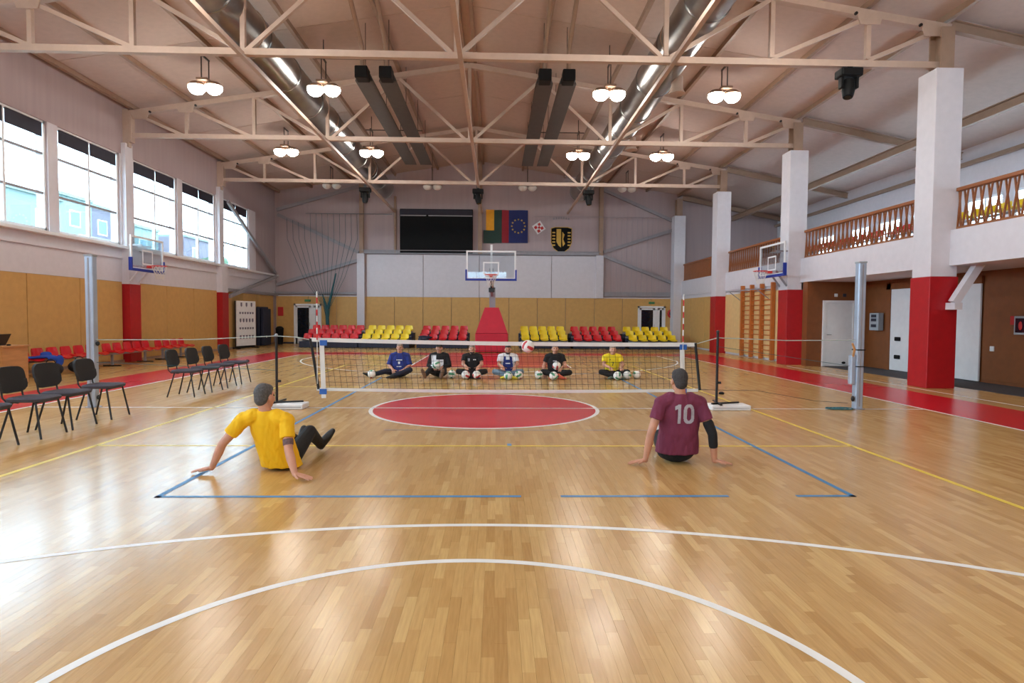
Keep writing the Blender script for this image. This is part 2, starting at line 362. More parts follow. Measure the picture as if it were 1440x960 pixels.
for c in [YF]+COLY:
    if c < 4: continue
    ys = [c+.32+j*(5.99/3) for j in range(4)]
    for j in range(3):
        if ys[j] < YR-.5: part('wall_panel', MB().cbox(XL, XL+.05, ys[j]+.012, min(ys[j+1], YR)-.012, .08, 2.56, .008), 'panel_tan', wall_left)
part('wall_panel', MB().box(XL, XL+.05, YF, 7.3, .08, 2.56), 'panel_tan', wall_left)
tag(part('baseboard', MB().box(XL, XL+.06, YF, YR, 0, .08), 'steel_brown', wall_left), kind='structure')
# rear wall skin
xs = [-12+.05, -10.2, -8.7, -7.1, -5.55, -4.0, -2.45, -.9, .7, 2.25, 3.8, 5.4, 6.95, 8.5, 10.0]
for i in range(len(xs)-1): part('wall_panel', MB().cbox(xs[i]+.01, xs[i+1]-.01, YR-.05, YR, .08, 2.57, .008), 'panel_tan', wr)
for x0, x1 in ((-7.05, -4.0), (-3.97, -.95), (-.92, 3.0), (3.03, 5.5)): part('wall_panel', MB().cbox(x0, x1, YR-.07, YR, 2.57, 4.86, .008), 'wall_white', wr)
part('ledge', MB().box(-12, -7.4, YR-.06, YR, 2.57, 2.62).box(5.9, 10, YR-.06, YR, 2.57, 2.62), 'wall_white', wr)
part('baseboard', MB().box(-12, 10, YR-.06, YR, 0, .08), 'navy', wr)
for x in (-7.3, 5.7):
    part('steel_column', MB().ibeam((x, YR-.12, 4.9), (x, YR-.12, zceil(x)), .22, .22, .03, (0, 1, 0)), 'steel_brown', wr)
    part('pilaster', MB().box(x-.25, x+.15, YR-.2, YR, 0 if x < 0 else 2.57, 4.9), 'wall_white', wr)
part('steel_column', MB().ibeam((-.9, YR-.12, 4.9), (-.9, YR-.12, zceil(-.9)), .22, .22, .03, (0, 1, 0)), 'steel_brown', wr)
part('drain_pipe', MB().tube([(-5.5, YR-.1, 4.9), (-5.5, YR-.1, 8.0)], .07, 10), 'steel_brown', wr)
part('steel_rail', MB().ibeam((-7.3, YR-.15, 5.0), (5.7, YR-.15, 5.0), .16, .2, .03), 'steel_grey', wr)
for p, q in (((-11.85, 7.2), (-7.46, 8.5)), ((-11.8, 6.95), (-7.46, 4.95)), ((-11.85, 3.2), (-7.46, 4.55)), ((5.85, 8.45), (10.05, 6.65)), ((10.05, 6.45), (5.85, 5.1)), ((5.85, 4.9), (10.05, 3.3))):
    part('wall_brace', MB().beam((p[0], YR-.12, p[1]), (q[0], YR-.12, q[1]), .1, .17), 'steel_grey', wr)
part('steel_rail', MB().beam((-12, YR-.1, 2.75), (-7.4, YR-.1, 2.75), .08, .12).beam((5.9, YR-.1, 2.8), (10.05, YR-.1, 2.8), .08, .25), 'steel_grey', wr)
for p, q in (((27.4, 6.5), (33.2, 3.75)), ((27.45, 2.35), (33.2, 3.6))):
    part('wall_brace', MB().beam((XL+.22, p[0], p[1]), (XL+.22, q[0], q[1]), .1, .15), 'steel_grey', wall_left)
part('steel_rail', MB().beam((XL+.15, 27.2, 2.66), (XL+.15, YR, 2.66), .08, .1), 'steel_grey', wall_left)

# ---- ceiling
ce = MB(); t = .12
for x0, x1 in ((XL-.3, RIDGE), (RIDGE, 10.1), (10.1, XG+.3)):
    z0, z1 = zceil(x0), zceil(x1-1e-4)
    ce.prism([(x0, z0), (x1, z1), (x1, z1+t), (x0, z0+t)], (0, YR-YF+.6, 0), (0, YF-.3, 0))
ceil = solo('ceiling', ce, 'ceiling', 'pale pitched roof ceiling over the hall', 'ceiling', kind='structure')
for u in (-10.85, -9.1, -6.95, -4.6, -2.3, -.17, .17, 2.3, 4.6, 6.95, 9.1, 10.85):
    x = RIDGE+u; z = zceil(x)-.07
    part('purlin', MB().beam((x, YF, z), (x, YR, z), .1, .14), 'steel_brown', ceil)
part('purlin', MB().ibeam((13.0, YF, 7.0), (13.0, YR, 7.0), .16, .26, .03), 'steel_brown', ceil, label='brown longitudinal beam over the gallery')
part('gallery_rail', MB().beam((XG-.1, YF, 6.62), (XG-.1, YR, 6.62), .15, .12), 'steel_brown', ceil)
for i in range(-4, 4):      # roof sheet seams
    y = 20.3+6.65*i+3.3
    for s, x1 in ((-1, XL), (1, 10.0)):
        part('sheet_seam', MB().beam((RIDGE+s*.2, y, zceil(RIDGE+s*.2)-.004), (x1, y, zceil(x1)-.004), .03, .012), 'steel_cream', ceil)
# rafters along the roof planes at the truss lines
for y in TRY+[YR-.3, 7.0]:
    part('gallery_rafter', MB().ibeam((10.1, y, zceil(10.11)-.2), (XG, y, zceil(XG)-.2), .14, .24, .02), 'steel_brown', ceil)

# ---- trusses
labs = ['cream lattice roof truss with a black stage light beside the tall pillar nearest the gate', 'cream lattice roof truss between the two rows of lit lamps', 'cream lattice roof truss carrying three black stage lights']
for y, lab in zip(TRY, labs):
    zb = 7.22+.06*((y-13.65)/6.65)
    tr = thing('roof_truss', (RIDGE, y, 7.2), lab, 'truss', 'roof trusses', 'structure')
    part('bottom_chord', MB().beam((-11.75, y, zb), (9.9, y, zb-.05), .14, .14), 'steel_cream', tr)
    for s in (-1, 1): part('top_chord', MB().beam((RIDGE, y, zchord(RIDGE)), (RIDGE+s*10.9, y, zchord(RIDGE+10.9)), .16, .18, (0, 1, 0)), 'steel_cream', tr)
    for u in (-9.1, -6.95, -4.6, 0, 4.6, 6.95, 9.1):
        part('vertical', MB().beam((RIDGE+u, y, 7.28), (RIDGE+u, y, zchord(RIDGE+u)-.05), .1, .1), 'steel_cream', tr)
    for s in (-1, 1):
        for (ub, ut) in ((.1, 2.3), (4.5, 2.3), (4.7, 6.9), (6.95, 9.1), (9.1, 10.7)):
            part('diagonal', MB().beam((RIDGE+s*ub, y, 7.26), (RIDGE+s*ut, y, zchord(RIDGE+ut)-.06), .08, .09), 'steel_cream', tr)
        for u in (9.1, 10.55):
            x = RIDGE+s*u; zz = zchord(x); part('gusset', MB().prism([(-.22, -.24), (.22, -.24), (.3, .02), (-.3, .02)], (0, .03, 0), (x, y-.095, zz)), 'steel_cream', tr)
            part('bolt', MB().tube([(x-s*.34, y-.14, zz-.02), (x-s*.34, y-.09, zz-.02)], .035, 8), 'black_metal', tr)
    part('end_plate', MB().box(-11.82, -11.72, y-.11, y+.11, 7.05, 8.0), 'steel_cream', tr)
for x, lab in ((-5.5, 'cream longitudinal tie beam under the window-side round air duct'), (-.8, 'cream longitudinal tie beam between the two pairs of heaters'), (3.85, 'cream longitudinal tie beam under the gallery-side round air duct')):
    solo('tie_beam', MB().beam((x, 4, 7.12), (x, YR-.2, 7.16), .1, .1), 'steel_cream', lab, 'beam', 'tie beams', 'structure')

# ---- pillars
def lpillar(y, lab):
    p = thing('pillar', (XL+.12, y, 0), lab, 'pillar', 'left wall pillars', 'structure')
    part('red_base', MB().cbox(XL, XL+.27, y-.3, y+.3, 0, 2.5, .01), 'pillar_red', p)
    part('shaft', MB().box(XL, XL+.25, y-.29, y+.29, 2.5, 3.62), 'wall_white', p)
    part('upper_shaft', MB().box(XL, XL+.14, y-.2, y+.2, 3.62, 7.0), 'wall_white', p)
    part('steel_post', MB().box(XL, XL+.18, y-.09, y+.09, 6.9, 8.1), 'steel_cream', p)
lpillar(20.3, 'red based wall pillar behind the window-side basketball board'); lpillar(26.95, 'red based wall pillar next to the sponsor banner'); lpillar(13.65, 'red based wall pillar behind the desk')
def rpillar(y, lab, base=True):
    p = thing('pillar', (9.9, y, 0), lab, 'pillar', 'right side pillars', 'structure')
    x0, x1 = 9.58, 10.18
    if base: part('red_base', MB().cbox(x0-.02, x1+.02, y-.32, y+.32, 0, 2.48, .012), 'pillar_red', p)
    part('shaft', MB().cbox(x0, x1, y-.3, y+.3, 2.48 if base else 0, 7.02, .01), 'wall_white', p)
    part('steel_post', MB().ibeam((x0+.3, y, 7.0), (x0+.3, y, 7.95), .3, .4, .04, (0, 1, 0)), 'steel_brown', p)
rpillar(13.65, 'tall white pillar with red base before the wide white gate'); rpillar(20.3, 'white pillar with red base beside the single white door')
rpillar(26.9, 'white pillar with red base beyond the wooden wall bars'); rpillar(33.3, 'plain white corner pillar at the end wall', False)

# ---- gallery and right side
gs = thing('gallery', (12.7, 10, 2.72), 'white balcony slab carried by the white pillars', 'balcony', kind='structure')
part('slab', MB().box(10.0, XG, YF, YR, 2.72, 3.5), 'wall_white', gs)
part('step', MB().box(12.6, XG, YF, YR, 3.5, 3.95), 'wall_white', gs)
wx = MB().box(11.9, 12.2, YF, 19.8, 0, 2.72).box(10.0, 12.2, 19.5, 19.8, 0, 2.72)
wall_right = solo('wall_right', wx, 'wall_brown', 'brown wall under the gallery', 'wall', kind='structure')
w2 = MB().box(XR, XR+.3, 20.0, YR, 0, 2.72)
wr2 = solo('wall_right_far', w2, 'wall_white', 'cream panelled wall with wooden wall bars', 'wall', kind='structure')
ys = [20.62, 21.3, 23.0, 24.9, 26.58]
for i in range(4): part('wall_panel', MB().cbox(XR-.05, XR, ys[i]+.01, ys[i+1]-.01, .08, 2.54, .008), 'wall_cream', wr2)
ys = [27.24, 29.3, 31.3, 33.0]
for i in range(3): part('wall_panel', MB().cbox(XR-.05, XR, ys[i]+.01, ys[i+1]-.01, .08, 2.54, .008), 'panel_tan', wr2)
for x0, x1 in ((2.0, 4.4), (4.42, 8.6), (8.62, 12.9), (12.92, 14.66)): part('wall_panel', MB().cbox(11.875, 11.9, x0, x1, .08, 2.7, .006), 'wall_brown', wall_right)
gw = MB(); gwin = [(c+a, c+a+1.5) for c in COLY if c > 5 for a in (1.0, 3.0, 4.9) if c+a+1.5 < 30]
gw.box(XG, XG+.3, YF-.3, YR+.3, 2.72, 4.3).box(XG, XG+.3, YF-.3, YR+.3, 5.45, 7.2)
e = [YF-.3]+[v for p in gwin for v in p]+[YR+.3]
for i in range(0, len(e), 2): gw.box(XG, XG+.3, e[i], e[i+1], 4.3, 5.45)
solo('wall_gallery', gw, 'wall_white', 'pale back wall of the gallery with small windows', 'wall', kind='structure')

# ---- windows
def window(n, lab, axis, a0, a1, z0, z1, pos, cols, zs, blind=0, grp='high hall windows'):
    def bx(mb, u0, u1, d0, d1, za, zb):
        return mb.box(pos+d0, pos+d1, u0, u1, za, zb) if axis == 'x' else mb.box(u0, u1, pos+d0, pos+d1, za, zb)
    loc = (pos, (a0+a1)/2, z0) if axis == 'x' else ((a0+a1)/2, pos, z0)
    wn = thing('window_%d' % n, loc, lab, 'window', grp, 'structure'); f = .07
    fr = MB(); bx(fr, a0, a0+f, -.06, .06, z0, z1); bx(fr, a1-f, a1, -.06, .06, z0, z1); bx(fr, a0, a1, -.06, .06, z0, z0+f); bx(fr, a0, a1, -.06, .06, z1-f, z1)
    part('window_frame', fr, 'white_paint', wn)
    us = [a0+f+(a1-a0-2*f)*i/cols for i in range(cols+1)]
    for u in us[1:-1]: part('mullion', bx(MB(), u-.035, u+.035, -.04, .04, z0+f, z1-f), 'white_paint', wn)
    for z in zs[1:-1]: part('transom', bx(MB(), a0+f, a1-f, -.035, .035, z-.03, z+.03), 'steel_grey', wn)
    for i in range(cols):
        for j in range(len(zs)-1): part('pane', bx(MB(), us[i], us[i+1], -.006, .006, zs[j], zs[j+1]), 'window_glass', wn)
    if blind:
        for i in range(cols): part('blind', bx(MB(), us[i]+.04, us[i+1]-.04, .045, .06, z1-f-blind, z1-f+.02), 'blind', wn, label='dark roller blind pulled down a little')
n = 0
wlab = {14.1: 'high window over the laptop desk', 17.25: 'high window next to the first wall pillar', 20.75: 'high window behind the window-side basketball board', 23.9: 'high window next to the pillar by the sponsor banner', 27.4: 'high window crossed by a diagonal brace near the corner'}
for (a, b) in wins:
    n += 1; lab = next((v for k, v in wlab.items() if abs(k-a) < .1), 'high window between the desk and the end wall opposite the scoreboard')
    window(n, lab, 'x', a, b, WZ0, WZ1, XL-.1, 2, [WZ0+.07, 4.74, 5.78, WZ1-.07], .36)
for (a, b) in FX:
    n += 1; window(n, 'high window in the end wall opposite the scoreboard', 'y', a, b, FZ0, FZ1, YF-.1, 3, [FZ0+.07, 5.1, FZ1-.07], 0, 'end wall windows')
for (a, b) in gwin:
    n += 1; window(n, 'small window in the back wall of the gallery', 'x', a, b, 4.3, 5.45, XG+.1, 2, [4.37, 5.38], 0, 'gallery windows')

# ---- doors
def glassdoor(n, x0, x1, lab):
    d = thing('door_%d' % n, ((x0+x1)/2, YR-.06, 0), lab, 'door', kind='structure'); y0, y1 = YR-.11, YR-.05; s = x0+(x1-x0)*.62
    f = MB().box(x0, x0+.09, y0, y1, 0, 2.16).box(x1-.09, x1, y0, y1, 0, 2.16).box(x0, x1, y0, y1, 2.06, 2.16).box(s, s+.16, y0, y1, 0, 2.06)
    part('door_frame', f, 'white_paint', d)
    for a, b in ((x0+.09, s), (s+.16, x1-.09)):
        lf = MB().box(a, a+.1, y0+.01, y1, .02, 2.04).box(b-.1, b, y0+.01, y1, .02, 2.04).box(a, b, y0+.01, y1, .02, .3).box(a, b, y0+.01, y1, 1.95, 2.04)
        l = part('door_leaf', lf, 'white_paint', d); part('glazing', MB().box(a+.1, b-.1, y0+.025, y1-.01, .3, 1.95), 'dark_glass', l)
    part('door_handle', MB().tube([(s-.05, y0-.04, .95), (s-.05, y0-.04, 1.15)], .012, 6), 'galvanised', d)
    solo('exit_sign', MB().cbox((x0+x1)/2-.16, (x0+x1)/2+.16, YR-.1, YR-.05, 2.28, 2.4, .008), 'sign_green', 'small dark exit sign above the glazed door by the %s' % ('fire hose sign' if x0 < 0 else 'round wall fan'), 'sign')
glassdoor(1, -10.98, -9.5, 'white framed glazed double door behind the red seats'); glassdoor(2, 7.8, 9.32, 'white framed glazed double door behind the yellow seats')
d = thing('door_3', (11.0, 19.48, 0), 'single white door in the brown wall under the gallery', 'door', kind='structure'); x0, x1, y = 10.5, 11.56, 19.5
part('door_frame', MB().box(x0, x0+.08, y-.06, y, 0, 2.12).box(x1-.08, x1, y-.06, y, 0, 2.12).box(x0+.08, x1-.08, y-.06, y, 2.04, 2.12), 'white_paint', d)
part('door_leaf', MB().cbox(x0+.08, x1-.08, y-.035, y, .01, 2.04, .006), 'white_paint', d)
part('door_handle', MB().tube([(x0+.16, y-.035, 1.02), (x0+.16, y-.08, 1.02), (x0+.27, y-.08, 1.02)], .011, 6), 'galvanised', d)
part('door_stop', MB().ell((11.2, y-.06, .12), (.06, .04, .04)), 'black_plastic', d)
d = thing('door_4', (11.87, 16.4, 0), 'wide white two-leaf gate behind the tall pillar nearest the gate', 'door', kind='structure')
part('door_frame', MB().box(11.8, 11.87, 18.1, 18.3, 0, 2.6).box(11.8, 11.87, 14.66, 18.3, 2.42, 2.6), 'wall_brown', d)
for a, b in ((14.7, 16.38), (16.42, 18.1)): part('door_leaf', MB().cbox(11.82, 11.87, a, b, .02, 2.42, .01), 'white_paint', d)
for z in (.42, .95): part('door_handle', MB().cbox(11.78, 11.82, 17.6, 17.85, z-.06, z+.06, .02), 'black_plastic', d)
# ---- surroundings outside
solo('ground', MB().box(-90, XL-.35, -40, 110, -.6, -.4), 'ground', 'grey ground outside the windows', 'ground', kind='structure')
def block(x0, x1, y0, y1, h, m, rows, lab, nm='apartment_block'):
    b = thing(nm, ((x0+x1)/2, (y0+y1)/2, -.4), lab, 'building', 'houses outside the windows')
    part('wall', MB().box(x0, x1, y0+.01, y1-.01, -.4, h), m, b); part('roof', MB().box(x0-.2, x1+.3, y0+.02, y1-.02, h, h+.3), 'ext_cyan', b)
    k = max(1, int((y1-y0)/4.2))
    for j in range(rows):
        for i in range(k):
            yy = y0+(i+.5)*(y1-y0)/k; z = h-2.6-3*j
            if z < .5: continue
            q = part('window', MB().box(x1, x1+.05, yy-.75, yy+.75, z-.1, z+1.45), 'white_paint', b); part('pane', MB().box(x1+.05, x1+.07, yy-.65, yy+.65, z, z+1.35), 'ext_glass', q)
block(-50, -40, 42, 58, 11.8, 'ext_cyan', 4, 'pale cyan apartment block outside the window over the desk')
block(-49, -40.6, 58, 63, 12.6, 'ext_cyan', 4, 'taller stair tower of the pale apartment block')
block(-50, -41, 63, 67.5, 12.4, 'ext_mauve', 4, 'mauve apartment block facade outside')
block(-50, -40, 67.6, 74, 11.2, 'ext_cyan', 4, 'pale apartment block beyond the mauve facade')
block(-52, -42, 84, 96, 12.0, 'ext_mauve', 4, 'mauve apartment block seen behind the side basketball board')
tr = MB()
for i in range(60):
    a = random.random()*6.28; q = random.random()**.5*1.6; tr.ell((-40+q*math.cos(a), 88.0+q*math.sin(a), 6.3+random.random()*2.8), .55+random.random()*.35, None, 7, 5)
t = thing('tree', (-40, 88.0, -.4), 'small grey-green tree outside the corner window', 'tree'); part('crown', tr, 'leaf', t); part('trunk', MB().tube([(-40, 88, -.4), (-40, 88, 6.6)], [.25, .12], 8), 'leaf', t)
# ================================================================== CEILING EQUIPMENT
def lamp(x, y, z, lit, lab, grp):
    l = thing('hanging_lamp', (x, y, z), lab, 'lamp', grp); zc = zceil(x)
    part('housing', MB().cbox(x-.16, x+.16, y-.24, y+.24, z+.1, z+.17, .02), 'steel_brown', l)
    for s in (-1, 1):
        part('reflector', MB().lathe([(.09, .12), (.15, .1), (.22, .03), (.235, .0), (.21, .0)], 16, (x+s*.235, y, z)), 'steel_brown', l, True)
        part('bulb', MB().lathe([(.02, .03), (.19, .01), (.225, -.04), (.21, -.11), (.15, -.18), (.08, -.215), (.02, -.225)], 16, (x+s*.235, y, z)), 'lamp_glow' if lit else 'lamp_off', l, True)
        part('rod', MB().beam((x, y+s*.22, z+.15), (x, y+s*.22, min(z+.8, zc-.14)), .025, .025), 'lamp_body', l)
    part('bracket', MB().beam((x, y-.24, min(z+.8, zc-.14)), (x, y+.24, min(z+.8, zc-.14)), .04, .04), 'lamp_body', l)
    if z+.8 < zc-.14: part('hanger', MB().beam((x, y, z+.8), (x, y, zc-.1), .025, .025), 'lamp_body', l)
LX = [-8.15, -4.87, 3.17, 6.47]
for r, y in enumerate((-8.8, -2.2, 4.4, 11.0, 17.6, 24.2)):
    for i, x in enumerate(LX):
        lamp(x, y, 7.9, True, '%s ' % {4: 'lit twin lamp between first and second truss', 5: 'lit twin lamp between second and third truss'}.get(r, 'lit twin lamp over the near half of the hall') + ['nearest the windows', 'beside the window-side heaters', 'beside the gallery-side heaters', 'on the gallery side'][i], 'lit twin lamps')
for x, w_ in ((-8.03, 'near the window corner'), (-3.15, 'on the window side of the middle beam'), (1.5, 'on the gallery side of the middle beam'), (6.4, 'on the gallery side')):
    lamp(x, 30.3, 7.9, False, 'unlit twin lamp by the end wall ' + w_, 'unlit lamps')
for x in (-4.0, 2.3):
    for y in (17.6, 24.2):
        solo('cable_tray', MB().beam((x-1.1, y, 8.72), (x+1.1, y, 8.72), .03, .03), 'lamp_body', 'thin bar above the %s lamp beside the %s heaters' % ('near' if y < 20 else 'far', 'window-side' if x < 0 else 'gallery-side'), 'bar', 'lamp bars')
# round ducts
for x, lab in ((-5.95, 'left'), (4.4, 'right')):
    d = thing('air_duct', (x, 20, 7.85), 'large round galvanised air duct on the %s' % ('window side' if x < 0 else 'gallery side'), 'duct', 'round air ducts'); R = .5; zc = 8.22
    part('duct_body', MB().tube([(x, 2.0+i*2.2, zc) for i in range(15)], R, 28), 'galvanised', d, True)
    for i in range(1, 15): part('joint_band', MB().torus((x, 2.0+i*2.2, zc), R+.005, .022, 28, 6, 'y'), 'galvanised', d, True)
    for y in (8, 14.8, 21.4, 28): part('hanger_strap', MB().torus((x, y, zc), R+.02, .012, 28, 5, 'y').tube([(x, y, zc+R), (x, y, zceil(x))], .012, 6), 'steel_brown', d)
    if x > 0:
        for y in (10.2, 16.4, 21.9): part('outlet', MB().lathe([(.15, .1), (.15, -.22), (.2, -.3), (.22, -.34), (.05, -.3)], 16, (x+.36, y, zc-.42)), 'steel_cream', d, True)
# radiant heaters
for x, w_ in ((-3.62, 'outer one on the window side'), (-2.98, 'inner one on the window side'), (1.28, 'inner one on the gallery side'), (1.92, 'outer one on the gallery side')):
    h = thing('radiant_heater', (x, 21.3, 7.8), 'long dark strip radiant heater, ' + w_, 'heater', 'radiant heaters')
    m = MB(); y0, y1 = 17.0, 26.2
    m.prism([(-.24, -.02), (-.17, .16), (.17, .16), (.24, -.02)], (0, y1-y0, 0), (x, y0, 7.92)); part('hood', m, 'heater', h)
    part('seam', MB().box(x-.2, x+.2, y0+.05, y1-.05, 7.895, 7.901), 'heater', h)
    part('burner_box', MB().cbox(x-.17, x+.17, y0-.4, y0, 7.84, 8.16, .03), 'black_plastic', h)
    part('flue', MB().tube([(x, y0-.2, 8.14), (x, y0-.25, 8.7), (x-.05 if x < 0 else x+.05, y0-1.6, zceil(x))], .06, 10), 'steel_brown', h, True)
    for y in (17.2, 20.4, 23.4, 25.8): part('chain', MB().tube([(x, y, 8.06), (x, y, zceil(x))], .01, 5), 'lamp_body', h)
# stage lights
def mover(x, y, z, tilt, lab):
    s = thing('stage_light', (x, y, z), lab, 'stage light', 'black stage lights')
    part('clamp', MB().cbox(x-.06, x+.06, y-.06, y+.06, z-.12, z+.04, .01), 'black_metal', s)
    part('base', MB().cbox(x-.24, x+.24, y-.17, y+.17, z-.28, z-.1, .03), 'black_plastic', s)
    [part('yoke_arm', MB().cbox(x+q-.03, x+q+.03, y-.07, y+.07, z-.52, z-.26, .015), 'black_plastic', s) for q in (-.17, .17)]
    t = Vector((math.sin(tilt)*.6, -.25, -1)).normalized(); c = Vector((x, y, z-.48))
    part('head', MB().tube([c-t*.17, c-t*.14, c+t*.1, c+t*.24, c+t*.26], [.09, .13, .135, .11, .1], 16), 'black_plastic', s, True)
    part('lens', MB().tube([c+t*.255, c+t*.27], .08, 16), 'dark_glass', s, True)
mover(7.8, 13.65, 7.16, -.3, 'black stage light hanging on the truss beside the tall pillar')
mover(-5.7, 26.95, 7.16, 0, 'black stage light under the window-side duct'); mover(-.82, 26.95, 7.16, .3, 'black stage light under the middle tie beam'); mover(4.0, 26.95, 7.16, .2, 'black stage light under the gallery-side duct')

# ================================================================== END WALL ITEMS
s = thing('scoreboard', (-3.26, YR-.1, 4.96), 'large black rectangular scoreboard on the end wall', 'scoreboard')
part('case', MB().cbox(-5.23, -1.29, YR-.22, YR-.08, 4.96, 7.32, .03), 'screen', s)
part('header', MB().box(-5.2, -1.32, YR-.235, YR-.22, 7.02, 7.28), 'blind', s); part('header_rail', MB().box(-5.2, -1.32, YR-.245, YR-.22, 6.93, 6.99), 'steel_grey', s); part('knob', MB().ell((-3.75, YR-.25, 6.93), .07), 'black_plastic', s)
fy = YR-.05
f = thing('flag', (-.1, fy, 5.52), 'yellow, green and red flag hung sideways beside the scoreboard', 'flag', 'flags on the end wall')
def wavy(x0, x1, z0, z1, ph=0):
    m = MB(); n = 10; vs = []
    for i in range(n+1):
        x = x0+(x1-x0)*i/n; y = fy-.05-.03*math.sin(x*6+ph); vs += [(x, y, z0), (x, y, z1), (x, y+.012, z1), (x, y+.012, z0)]
    fs = [(4*i+j, 4*i+(j+1) % 4, 4*i+4+(j+1) % 4, 4*i+4+j) for i in range(n) for j in range(4)]+[(0, 1, 2, 3), (4*n+3, 4*n+2, 4*n+1, 4*n)]
    return m.add(vs, fs)
part('yellow_stripe', wavy(-.58, -.14, 6.22, 7.34), 'flag_yellow', f, True); part('green_stripe', wavy(-.14, .28, 5.54, 7.32), 'flag_green', f, True); part('green_fold', wavy(-.72, -.14, 5.52, 6.22), 'flag_green', f, True); part('red_stripe', wavy(.28, .66, 5.55, 7.32), 'flag_red', f, True)
f = thing('flag', (1.18, fy, 5.55), 'dark blue flag with a ring of small yellow stars', 'flag', 'flags on the end wall')
part('cloth', wavy(.66, 1.70, 5.55, 7.32), 'flag_blue', f, True)
for i in range(12):
    a = i*math.pi/6; cx, cz = 1.18+.36*math.cos(a), 6.45+.36*math.sin(a)
    part('star', MB().prism([((.065 if j % 2 == 0 else .026)*math.sin(j*math.pi/5), (.065 if j % 2 == 0 else .026)*math.cos(j*math.pi/5)) for j in range(10)], (0, .01, 0), (cx, fy-.1, cz)), 'gold', f)
e_ = thing('club_sign', (2.3, fy, 6.1), 'small red and white tilted square sign between flag and shield', 'sign')
def rot2(pts, a): return [(x*math.cos(a)-y*math.sin(a), x*math.sin(a)+y*math.cos(a)) for x, y in pts]
sq = lambda h: [(-h, -h), (h, -h), (h, h), (-h, h)]
part('plate', MB().prism(rot2(sq(.27), .6), (0, .02, 0), (2.3, fy-.02, 6.4)), 'white_paint', e_)
for (dx, dz, hh) in ((-.17, 0, .075), (.02, .17, .07), (.17, -.03, .075), (0, -.19, .075), (.02, 0, .06)): part('mark', MB().prism(rot2(sq(hh), .6), (0, .012, 0), (2.3+dx, fy-.035, 6.4+dz)), 'sign_red', e_)
c_ = thing('shield_emblem', (3.54, fy, 5.06), 'dark and gold shield emblem on the end wall', 'emblem')
def shield(sx, sz): return [(-sx, sz), (-sx*.6, sz*1.1), (sx*.6, sz*1.1), (sx, sz), (sx, -sz*.2), (sx*.75, -sz*.7), (sx*.3, -sz*1.0), (0, -sz*1.1), (-sx*.3, -sz*1.0), (-sx*.75, -sz*.7), (-sx, -sz*.2)]
o = (3.54, fy-.02, 5.73)
part('field', MB().prism(shield(.55, .62), (0, .03, 0), o), 'screen', c_); part('rim', MB().prism(shield(.58, .655), (0, .02, 0), (3.54, fy-.005, 5.73)), 'gold', c_)
for sx in (-1, 1):
    for k in range(5): part('bar', MB().box(3.54+sx*.42-.08, 3.54+sx*.42+.08, fy-.035, fy-.02, 5.42+k*.17, 5.49+k*.17), 'gold', c_)
part('gold_half', MB().prism([(-.27, .6), (-.02, .6), (-.02, -.4), (-.15, -.3), (-.27, -.1)], (0, .012, 0), (3.54, fy-.035, 5.73)), 'gold', c_)
part('figure', MB().prism([(.05, .45), (.17, .3), (.1, .05), (.2, -.2), (.08, -.35), (.04, -.05)], (0, .012, 0), (3.54, fy-.035, 5.73)), 'gold', c_)
for k in range(7): part('lettering', MB().box(3.08+k*.135, 3.16+k*.135, fy-.02, fy, 6.83+.02*(3-abs(3-k)), 6.95+.02*(3-abs(3-k))), 'steel_grey', c_)
solo('fire_sign', MB().cbox(-11.85, -11.55, YR-.09, YR-.05, 1.5, 1.98, .02), 'sign_red', 'dark red fire hose sign beside the glazed door and the black bin', 'sign')
fan = thing('wall_fan', (9.75, YR-.1, 1.6), 'round dark fire hose reel on the wall beside the door', 'hose reel'); part('reel', MB().torus((9.68, YR-.12, 1.75), .2, .06, 20, 8, 'y'), 'sign_red', fan, True); part('hub', MB().tube([(9.68, YR-.16, 1.75), (9.68, YR-.05, 1.75)], .14, 16), 'black_metal', fan)
b_ = thing('waste_bin', (-11.4, 32.6, 0), 'black round waste bin in the corner by the fire hose sign', 'bin'); part('body', MB().lathe([(.17, 0), (.2, .78), (.21, .8)], 18, (-11.4, 32.6, 0)), 'black_plastic', b_, True); part('lid', MB().lathe([(.21, .8), (.2, .86), (.12, .94), (.02, .96)], 18, (-11.4, 32.6, 0)), 'black_plastic', b_, True)
m_ = thing('folded_mat', (-11.6, 31.4, 0), 'dark blue gym mat leaning in the corner behind the banner', 'mat')
part('cover', MB().cbox(-11.9, -11.72, 30.7, 31.9, .02, 1.95, .03), 'navy', m_); part('cover', MB().cbox(-11.7, -11.55, 30.8, 31.8, .02, 1.85, .03), 'navy', m_); part('strap', MB().box(-11.545, -11.535, 31.1, 31.2, .4, .5), 'net_white', m_)
# hanging nets
cn = thing('gathered_net', (-9.1, YR-.5, .9), 'dark green divider net gathered into a bunch at the end wall', 'net')
for i in range(13):
    x = -11.2+i*.31; top = (x, YR-.45, 6.95 if i > 3 else 6.4-.1*i+.3)
    part('strand', MB().tube([top, (x+.02, YR-.45, 5.6), (x*.6-9.1*.4, YR-.45, 3.6), (-9.1+.06*(i-6)*.5, YR-.45, 2.0), (-9.05, YR-.45, 1.0)], .010, 5), 'net_green', cn)
part('bunch', MB().tube([(-9.35, YR-.46, 2.7), (-9.1, YR-.46, 1.9), (-9.05, YR-.46, .8), (-9.05, YR-.46, 0)], [.02, .09, .1, .12], 8), 'net_green', cn, True); part('bunch', MB().tube([(-8.6, YR-.46, 3.8), (-8.85, YR-.46, 2.7), (-9.05, YR-.46, 1.9)], [.03, .06, .08], 8), 'net_green', cn, True)
part('headline', MB().tube([(-10.2, YR-.45, 6.97), (-5.6, YR-.45, 6.97)], .012, 5), 'net_green', cn)
hn = thing('hanging_net', (8, YR-.5, 2.7), 'thin grey net strands hanging before the braces beside the shield emblem', 'net')
